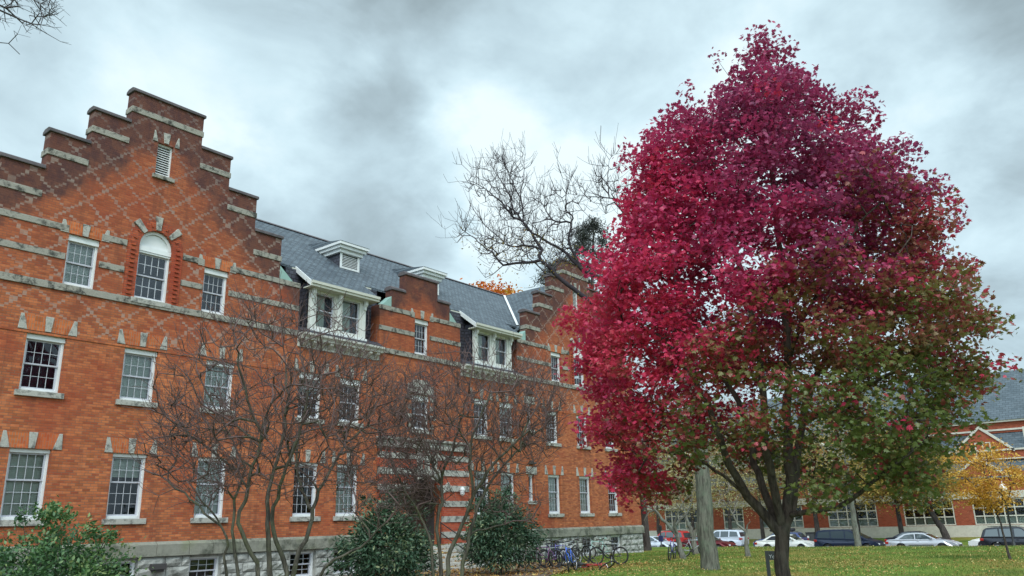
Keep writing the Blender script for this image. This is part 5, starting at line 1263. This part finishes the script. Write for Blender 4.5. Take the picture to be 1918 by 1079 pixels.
def car(name, label, cat, spec, paint, loc, rz, group='cars parked along the street', roofbox=False):
    t = thing(name, label, cat, loc, (0, 0, rz), group); S = spec; W2 = S['W']/2; wr = S['wr']
    # lower body: outline with wheel arches cut out
    low = S['low']; up_ = low[:]; pts = up_[:]
    ra = wr+.06; bz = low[-1][1]
    for ax in sorted(S['axles'], reverse=True):
        a0 = math.asin(max(-1, min(1, (bz-wr)/ra)))
        for i in range(11): th = a0+(pi-2*a0)*i/10; pts.append((ax+ra*cos(th), wr+ra*sin(th)))
    zmax = max(z for _, z in low)
    def hw(z): k = (z-.25)/(zmax-.25); return W2*(1-.05*max(0, .45-k)/.45-.07*max(0, k-.62)/.38)
    def ext(poly, f, g):
        m = MB(); n = len(poly)
        for s in (-1, 1): m.v += [(x, s*f(z, x), z) for x, z in poly]
        m.f.append(tuple(range(n))); m.f.append(tuple(reversed(range(n, 2*n))))
        for i in range(n): j = (i+1) % n; m.f.append((j, i, n+i, n+j))
        return m
    def fb(z, x): e = max(0, (abs(x)-S['L']*.40)/(S['L']*.10)); return hw(z)*(1-.09*e*e)
    ext(pts, fb, None).build('body', paint, t, bevel=.03)
    c = S['cab']; z0 = min(z for _, z in c); z1 = max(z for _, z in c)
    def fc(z, x=0): return W2*(.925-.19*(z-z0)/(z1-z0))
    cab = ext(c, fc, None).build('cabin', paint, t, bevel=.03)
    for poly in S['side']:
        for s in (-1, 1):
            m = MB(); q = [(x, s*(fc(z)+.006), z) for x, z in poly]; m.poly(q if s > 0 else q[::-1]); m.build('side_window', 'car_glass', t)
    for nm, (a, b) in (('windscreen', (c[-1], c[-2])), ('rear_window', (c[0], c[1]))):
        m = MB(); s = .10; A = (a[0]+(b[0]-a[0])*.10, a[1]+(b[1]-a[1])*.10); B = (a[0]+(b[0]-a[0])*.90, a[1]+(b[1]-a[1])*.90); nx, nz = -(b[1]-a[1]), b[0]-a[0]; L = hypot(nx, nz); sg = 1 if (nx if nm == 'windscreen' else -nx) > 0 else -1; nx, nz = sg*nx/L*.008, sg*nz/L*.008
        if nz < 0: nz = -nz
        m.quad((A[0]+nx, -(fc(A[1])-s*.7), A[1]+nz), (A[0]+nx, fc(A[1])-s*.7, A[1]+nz), (B[0]+nx, fc(B[1])-s*.7, B[1]+nz), (B[0]+nx, -(fc(B[1])-s*.7), B[1]+nz)); m.build(nm, 'car_glass', t)
    fx = low[-3][0]; rx = low[1][0]
    for s in (-1, 1):
        m = MB(); zz = low[-4][1]; m.box(low[-4][0]-.30, low[-4][0]+.035, *sorted((s*W2*.60, s*W2*.90)), zz-.10, zz+.035); m.build('headlight', 'lamp_clear', t, bevel=.02)
        m = MB(); zz = low[3][1]; m.box(low[2][0]-.012, low[2][0]+.22, *sorted((s*W2*.62, s*W2*.945)), zz-.20, zz-.03); m.build('tail_light', 'tail_red', t, bevel=.02)
        m = MB(); mx = c[-1][0]-.42; m.box(mx, mx+.13, *sorted((s*(W2*.93), s*(W2+.13))), z0+.06, z0+.19); m.build('mirror', paint, t, bevel=.03)
        for poly in S['side'][-2:]:
            m = MB(); m.box(poly[0][0]+.06, poly[0][0]+.22, *sorted((s*(hw(.82)+.003), s*(hw(.82)+.022))), .83*zmax, .83*zmax+.025)
            m.build('door_handle', paint if paint != 'paint_white' else 'white_plastic', t)
        for ax in S['axles']:
            m = MB(); y = s*(W2-.11); m.lathe([(wr-.13, -.10), (wr-.02, -.10), (wr, -.06), (wr, .06), (wr-.02, .10), (wr-.13, .10)], (ax, y, wr), 24, 'y'); w = m.build('wheel', 'rubber', t, smooth=False)
            m = MB(); n0 = len(m.v)
            m.lathe([(0, s*.085), (.05, s*.085), (.06, s*.06), (wr-.16, s*.05), (wr-.125, s*.09), (wr-.12, -s*.05), (0, -s*.05)], (ax, y, wr), 20, 'y')
            for i in range(5):
                th = 2*pi*i/5+.3; m.tube([(ax+.04*cos(th), y+s*.075, wr+.04*sin(th)), (ax+(wr-.13)*cos(th), y+s*.082, wr+(wr-.13)*sin(th))], .022, 4)
            m.build('rim', 'steel_rim', w)
    m = MB(); m.box(fx-.02, fx+.03, -W2*.5, W2*.5, .42, .60); m.build('grille', 'plastic_black', t, bevel=.01)
    m = MB(); m.box(S['axles'][0]+.5, S['axles'][1]-.5, -W2+.14, W2-.14, .18, .32); m.box(S['axles'][1]-.5, S['L']/2-.15, -W2+.3, W2-.3, .2, .5); m.box(-S['L']/2+.15, S['axles'][0]+.5, -W2+.3, W2-.3, .2, .5); m.build('underbody', 'plastic_black', t)
    for s in (-1, 1): m = MB(); m.box(S['axles'][0]+.55, S['axles'][1]-.55, *sorted((s*(hw(.6)+.002), s*(hw(.6)+.018))), .55, .60); m.build('side_trim', 'plastic_black' if paint != 'paint_white' else 'white_plastic', t)
    if spec in (SUV, WAGON):
        for s in (-1, 1): m = MB(); m.tube([(c[2][0]+.1, s*fc(z1)*.95, z1+.05), (c[-2][0]-.25, s*fc(z1)*.95, z1+.05)], .02, 6); m.build('roof_rail', 'plastic_black', t)
    if roofbox:
        m = MB(); m.prism([(-1.3, z1+.07), (-1.4, z1+.2), (-1.3, z1+.36), (.2, z1+.38), (.75, z1+.26), (.8, z1+.12), (.7, z1+.07)][::-1], -.36, .40); m.build('roof_box', 'plastic_black', t, bevel=.05)
    return t
XN, XF_, SZ = 68.0, 74.6, -1.12
def by_front(px, X, spec, face):          # face -1: nose to the right of the view, +1: to the left
    r = ray(px, 1012); y = r[1]*X/r[0]; return (X, y-face*spec['L']/2, SZ), face*pi/2
def put_car(px, X, face, end, name, label, cat, spec, paint, **kw):
    """px = where its nose (end 'front') or tail (end 'rear') stands"""
    r = ray(px, 1012); y = r[1]*X/r[0]; y = y-face*spec['L']/2 if end == 'front' else y+face*spec['L']/2
    return car(name, label, cat, spec, paint, (X, y, SZ), face*pi/2, **kw)
put_car(1269, XN, -1, 'front', 'parked_car', 'ice grey sedan half hidden by the trunk at the hall corner', 'car', SEDAN, 'paint_ice')
put_car(1291, XF_, 1, 'rear', 'parked_car', 'bright red sport utility car behind the crooked crabapple', 'car', SUV, 'paint_red')
put_car(1374, XN, -1, 'front', 'parked_car', 'dark maroon sedan emerging right of the pale old trunk', 'car', SEDAN, 'paint_maroon')
put_car(1396, XF_, 1, 'rear', 'parked_car', 'silvery white sport utility car behind the maroon sedan', 'car', SUV, 'paint_ice')
put_car(1531, XN, -1, 'front', 'parked_car', 'white sedan parked behind the red maple trunk', 'car', SEDAN, 'paint_white')
put_car(1509, XF_, 1, 'rear', 'parked_car', 'dark blue wagon with a black box on its roof', 'car', WAGON, 'paint_blue', roofbox=True)
put_car(1653, XN, -1, 'front', 'parked_van', 'navy blue minivan behind the pale barked street tree', 'van', VAN, 'paint_navy')
put_car(1643, XF_, -1, 'front', 'parked_car', 'light blue sedan almost hidden behind the navy minivan', 'car', SEDAN, 'paint_lightblue')
put_car(1798, XN, -1, 'front', 'parked_car', 'silver sedan parked in the open right of the navy minivan', 'car', SEDAN, 'paint_silver')
put_car(1662, XF_, -1, 'rear', 'parked_car', 'black sedan whose roof shows over the silver sedan', 'car', SEDAN, 'paint_black')
put_car(1816, XF_-1.5, 1, 'front', 'parked_car', 'white car facing left behind the black sport utility car', 'car', SEDAN, 'paint_white')
put_car(1840, XN-1.0, -1, 'rear', 'parked_car', 'black sport utility car at the right edge of the view', 'car', SUV, 'paint_black')
# dark cabinet by the street tree
q = street_pos(1521, 79.2, -.97); t = thing('utility_cabinet', 'dark utility cabinet beside the trunk behind the wagon', 'cabinet', q)
mb = MB(); mb.box(-.4, .4, -.42, .42, 0, 1.15); mb.box(-.43, .43, -.45, .45, 1.151, 1.22); mb.build('body', 'plastic_black', t, bevel=.02); mb = MB(); mb.box(-.412, -.401, -.36, -.02, .08, 1.08); mb.box(-.412, -.401, .02, .36, .08, 1.08); mb.build('door', 'sign_paint', t); mb = MB(); mb.box(-.424, -.413, .1, .28, .7, .9); mb.build('notice', 'white_plastic', t)

# ================================================================== BICYCLES
def bicycle(label, paint, loc, heading, lean=0.0, steer=0.0, basket=False, group='bicycles parked beside the hall', tyre='rubber', rz_extra=None, R=.34, seat='saddle'):
    """heading = angle of travel on the ground, lean = tilt to its left"""
    t = thing('bicycle', label, 'bicycle', loc, (0, 0, 0), group); t.rotation_euler = (Euler((lean, 0, 0)).to_matrix().to_4x4()).to_euler(); t.rotation_euler = (Matrix.Rotation(heading, 4, 'Z') @ Matrix.Rotation(lean, 4, 'X')).to_euler()
    def ring(m, c, r, w, rot):
        n0 = len(m.v); m.lathe([(r+w*cos(a), w*sin(a)) for a in [2*pi*k/8 for k in range(9)]], (0, 0, 0), 28, 'y')
        for i in range(n0, len(m.v)): x, y, z = m.v[i]; m.v[i] = (c[0]+x*cos(rot)-y*sin(rot), c[1]+x*sin(rot)+y*cos(rot), c[2]+z)
    for cx, rot in ((-.52, 0), (.52, steer)):
        m = MB(); ring(m, (cx, 0, R), R-.024, .025, rot); w = m.build('wheel', tyre, t, smooth=True); rimm = 'steel_rim' if 'silver' in paint or 'blue' in paint else 'dark_metal'
        m = MB(); ring(m, (cx, 0, R), R-.058, .009, rot)
        for k in range(14):
            a = 2*pi*k/14; s = .03*(-1)**k; m.tube([(cx-s*sin(rot), s*cos(rot), R), (cx+(R-.06)*cos(a)*cos(rot), (R-.06)*cos(a)*sin(rot), R+(R-.06)*sin(a))], .0028, 3)
        m.build('rim', rimm, w)
        m = MB(); m.tube([(cx+.06*sin(rot), -.06*cos(rot), R), (cx-.06*sin(rot), .06*cos(rot), R)], .018, 8); m.build('hub', 'steel_rim', w)
    bb, st, hd, hb = (-.10, 0, .30), (-.24, 0, .78), (.36, 0, .86), (.40, 0, .66)
    m = MB()
    for a, b, r in ((bb, st, .017), (st, (.37, 0, .80), .017), (bb, hb, .020), (hd, hb, .020)): m.tube([a, b], r, 8)
    for s in (-1, 1): m.tube([bb, (-.36, s*.05, .31), (-.52, s*.062, R)], .011, 6); m.tube([(-.225, 0, .74), (-.40, s*.055, .5), (-.52, s*.062, R)], .010, 6)
    m.build('frame', paint, t, smooth=True)
    m = MB(); cs, sn = cos(steer), sin(steer)
    def rt(x, y, z): dx = x-.42; return (.42+dx*cs-y*sn, dx*sn+y*cs, z)
    for s in (-1, 1): m.tube([rt(.41, s*.05, .63), rt(.45, s*.06, .55), rt(.52, s*.06, R)], .013, 6)
    m.tube([rt(.41, -.05, .63), rt(.41, .05, .63)], .016, 6); f = m.build('fork', paint, t, smooth=True)
    m = MB(); m.tube([hd, (.345, 0, .95), rt(.40, 0, .99)], .014, 6); m.tube([rt(.36, -.30, 1.01), rt(.40, -.12, .99), rt(.40, .12, .99), rt(.36, .30, 1.01)], .012, 6)
    h = m.build('handlebar', 'steel_rim' if 'silver' in paint or 'blue' in paint else 'dark_metal', t, smooth=True); 
    for s in (-1, 1): m = MB(); m.tube([rt(.33, s*.33, 1.015), rt(.37, s*.22, 1.005)], .018, 6); m.build('grip', 'saddle', h)
    m = MB(); m.tube([(-.235, 0, .76), (-.265, 0, .90)], .013, 6); m.build('seat_post', 'steel_rim', t)
    m = MB(); n = 6
    prof = [(-.42, .075, .945), (-.38, .085, .955), (-.28, .07, .945), (-.18, .032, .935), (-.08, .022, .93), (-.06, .008, .925)]
    for x, hwid, z in prof: m.v += [(x, -hwid, z-.03), (x, -hwid*.7, z), (x, hwid*.7, z), (x, hwid, z-.03), (x, 0, z-.05)]
    for i in range(n-1):
        for k in range(5): j = (k+1) % 5; m.f.append((i*5+k, i*5+j, (i+1)*5+j, (i+1)*5+k))
    m.f.append((0, 1, 2, 3, 4)); m.f.append(tuple(reversed(range((n-1)*5, n*5)))); m.build('saddle', seat, t, smooth=True)
    m = MB(); m.lathe([(0, -.075), (.09, -.075), (.09, -.068), (0, -.068)], (-.10, 0, .30), 16, 'y'); m.tube([(-.10, -.09, .30), (-.04, -.10, .15)], .010, 6); m.tube([(-.10, .06, .30), (-.16, .10, .45)], .010, 6); c = m.build('crankset', 'dark_metal', t)
    m = MB(); m.box(-.09, .01, -.20, -.11, .135, .16); m.box(-.21, -.11, .11, .20, .44, .465); m.build('pedal', 'plastic_black', c)
    if basket:
        m = MB(); a = (.50, .70, -.17, .17, .80, 1.03)
        for k in range(7): q = a[2]+(a[3]-a[2])*k/6; m.tube([(a[0]+.03, q*.8, a[4]), (a[0], q, a[5])], .004, 4); m.tube([(a[1]-.03, q*.8, a[4]), (a[1], q, a[5])], .004, 4)
        for k in range(5): q = a[0]+(a[1]-a[0])*k/4; m.tube([(q, a[2]*.8, a[4]), (q, a[2], a[5])], .004, 4); m.tube([(q, a[3]*.8, a[4]), (q, a[3], a[5])], .004, 4)
        m.box(a[0]+.03, a[1]-.03, a[2]*.8, a[3]*.8, a[4], a[4]+.006)
        for z in (a[4]+.08, a[4]+.15, a[5]): m.tube([(a[0], a[2], z), (a[1], a[2], z), (a[1], a[3], z), (a[0], a[3], z), (a[0], a[2], z)], .006, 4)
        m.build('basket', 'dark_metal', t)
    return t
plain('bike_navy', (.03, .035, .13), .3, .05, 4, coat=.6); plain('bike_purple', (.13, .03, .13), .3, .05, 4, coat=.6); plain('bike_maroon', (.16, .02, .05), .3, .05, 4, coat=.6); plain('bike_blue', (.03, .12, .55), .3, .05, 4, coat=.6)
plain('bike_silver', (.45, .46, .52), .3, .05, 4, coat=.6); plain('bike_black', (.018, .018, .02), .35, .05, 4, coat=.5); plain('bike_red', (.50, .02, .035), .3, .05, 4, coat=.6); plain('bike_mint', (.35, .52, .48), .35, .05, 4, coat=.4); plain('bike_violet', (.10, .09, .30), .3, .05, 4, coat=.6)
def ahead(px, py, turn):
    """ground point and heading: turn 0 rides straight at the camera, positive swings the nose to the left of the view"""
    p = on_ground(px, py); v = -p[:2]/np.linalg.norm(p[:2]); a = atan2(v[1], v[0])-radians(turn); return p, a
def park(label, paint, px, py, turn, lean, steer=0, **kw):
    """px, py = where the front wheel meets the ground"""
    p, a = ahead(px, py, turn); q = p[:2]-.52*np.array([cos(a), sin(a)]); return bicycle(label, paint, (q[0], q[1], .0+max(0, gz(q[0], q[1])+.03)), a, lean, radians(steer), **kw)
park('maroon bicycle half under the laurel shrub, leftmost of the parked row', 'bike_maroon', 983, 1066, 50, .10, 5)
park('purple bicycle with pale rims, second from the laurel shrub', 'bike_purple', 1003, 1068, 52, .08, 0)
park('navy bicycle tangled in the middle of the parked row', 'bike_navy', 1024, 1066, 45, .12, -10)
park('violet bicycle beside the navy one in the parked row', 'bike_violet', 1040, 1065, 42, .10, 0)
park('silver and navy bicycle behind the bright blue one', 'bike_silver', 1052, 1062, 40, .12, 10)
park('bright blue bicycle with its front wheel towards the lawn', 'bike_blue', 1066, 1073, 14, .14, 14)
park('black bicycle with big wheels right of the bright blue one', 'bike_black', 1080, 1066, -12, -.10, -25, R=.36)
park('black bicycle with a wire basket by the basement window', 'bike_black', 1100, 1052, -28, .06, 10, basket=True)
park('mint green bicycle behind the black mountain bicycle', 'bike_mint', 1106, 1048, 60, .05, 0, seat='bike_mint')
p1, p2 = on_ground(1159, 1059), on_ground(1121, 1059); a = atan2(p2[1]-p1[1], p2[0]-p1[0]); c = (p1+p2)/2
bk = bicycle('black mountain bicycle on a kickstand at the right end', 'bike_black', (c[0], c[1], gz(c[0], c[1])+.02), a, .09, radians(50), R=.35)
mb = MB(); mb.tube([(-.16, .03, .30), (-.22, .24, .02)], .010, 6); mb.build('kickstand', 'steel_rim', bk)
p1 = on_ground(1118, 1066); q, a = ahead(1118, 1066, -70); rb = bicycle('red bicycle fallen flat on the leaves', 'bike_red', (p1[0], p1[1], gz(p1[0], p1[1])+.08), a, radians(80), radians(30))
p1, a = ahead(1262, 1048, 12); bicycle('blue grey bicycle leaning on the crooked crabapple', 'bike_violet', (p1[0]+.3, p1[1]+.25, gz(p1[0], p1[1])), a, -.10, 0, group='bicycles leaning by the lawn trees')
p1, a = ahead(1302, 1041, -80); bicycle('silver bicycle half hidden behind the pale old trunk', 'bike_silver', (p1[0], p1[1], gz(p1[0], p1[1])), a, .08, 0, group='bicycles leaning by the lawn trees')

# ================================================================== SIGN, LAMP, POSTS
SF = Frame(1440, 18.2); pl = SF.px(1434, 1032); zt = pl[2]
sg = thing('building_sign', 'dark grey post sign with white letters half hidden behind the red maple trunk', 'sign', (float(SF.base[0]), float(SF.base[1]), 0), (0, 0, atan2(SF.u[1], SF.u[0])))
def su(px): return float(SF.uz(px, 1040)[0])
x0, x1 = su(1433), su(1433)+.43
mb = MB(); mb.box(x0, x0+.075, -.035, .035, -.1, zt); mb.build('post', 'sign_paint', sg, bevel=.006); mb = MB(); mb.box(x1-.075, x1, -.035, .035, -.1, zt); mb.build('post', 'sign_paint', sg, bevel=.006)
zb = float(SF.uz(1440, 1049)[1]); mb = MB(); mb.box(x0+.076, x1-.076, -.025, .025, zb, zt-.003); pn = mb.build('panel', 'sign_paint', sg)
fc_ = bpy.data.curves.new('lettering', 'FONT'); fc_.body = 'Yo'; fc_.size = .10; fc_.extrude = .002; fc_.materials.append(MATS['letter_white'])
fo0 = bpy.data.objects.new('lettering_curve', fc_); COL.objects.link(fo0); bpy.context.view_layer.update()
me_ = bpy.data.meshes.new_from_object(fo0.evaluated_get(bpy.context.evaluated_depsgraph_get())); bpy.data.objects.remove(fo0); me_.materials.clear(); me_.materials.append(MATS['letter_white'])
fo = bpy.data.objects.new('lettering', me_); COL.objects.link(fo); fo.parent = pn; fo.location = (su(1440.0), -.029, float(SF.uz(1440, 1045.5)[1])); fo.rotation_euler = (pi/2, 0, 0)
q = street_pos(1897, 56.0); lz = gz(q[0], q[1]); r_ = ray(1896, 915); gzp = r_[2]*56.0/r_[0]+EYE
lp = thing('street_lamp', 'black lamp post with a white globe behind the golden young tree', 'lamp', (q[0], q[1], lz)); H_ = gzp-lz
mb = MB(); mb.lathe([(0, 0), (.17, 0), (.17, .12), (.12, .18), (.10, .55), (.07, .62), (.055, .7), (.045, H_-.45), (.075, H_-.42), (.075, H_-.38), (.05, H_-.34), (.11, H_-.25), (.12, H_-.2)], (0, 0, 0), 14); mb.build('post', 'iron', lp, smooth=True)
mb = MB(); mb.lathe([(.10, -.22), (.17, -.14), (.22, .0), (.20, .14), (.13, .24), (.05, .31), (.0, .34)], (0, 0, H_), 16); mb.build('globe', 'globe', lp, smooth=True)
mb = MB(); mb.lathe([(.06, .325), (.04, .36), (.015, .38), (.02, .42), (0, .46)], (0, 0, H_), 10); mb.build('finial', 'white_plastic', lp)
q = on_ground(1239, 1023, -.35); q = street_pos(1238, 52.0); z = gz(q[0], q[1]); mt = thing('parking_meter', 'slim black parking meter pole by the ice grey sedan', 'parking meter', (q[0], q[1], z))
zt = (ray(1238, 984)[2])*52.0/ray(1238, 984)[0]+EYE-z
mb = MB(); mb.lathe([(0, 0), (.11, 0), (.11, .05), (.05, .09), (.04, zt-.35)], (0, 0, 0), 10); mb.build('pole', 'iron', mt, smooth=True); mb = MB(); mb.box(-.08, .08, -.10, .10, zt-.36, zt-.10); mb.prism([(-.08, zt-.099), (.08, zt-.099), (.05, zt), (-.05, zt)], -.09, .09); mb.build('head', 'plastic_black', mt, bevel=.01)
mb = MB(); mb.box(-.06, .06, -.16, .16, .45, .85); mb.build('notice_box', 'bike_navy', mt, bevel=.015)
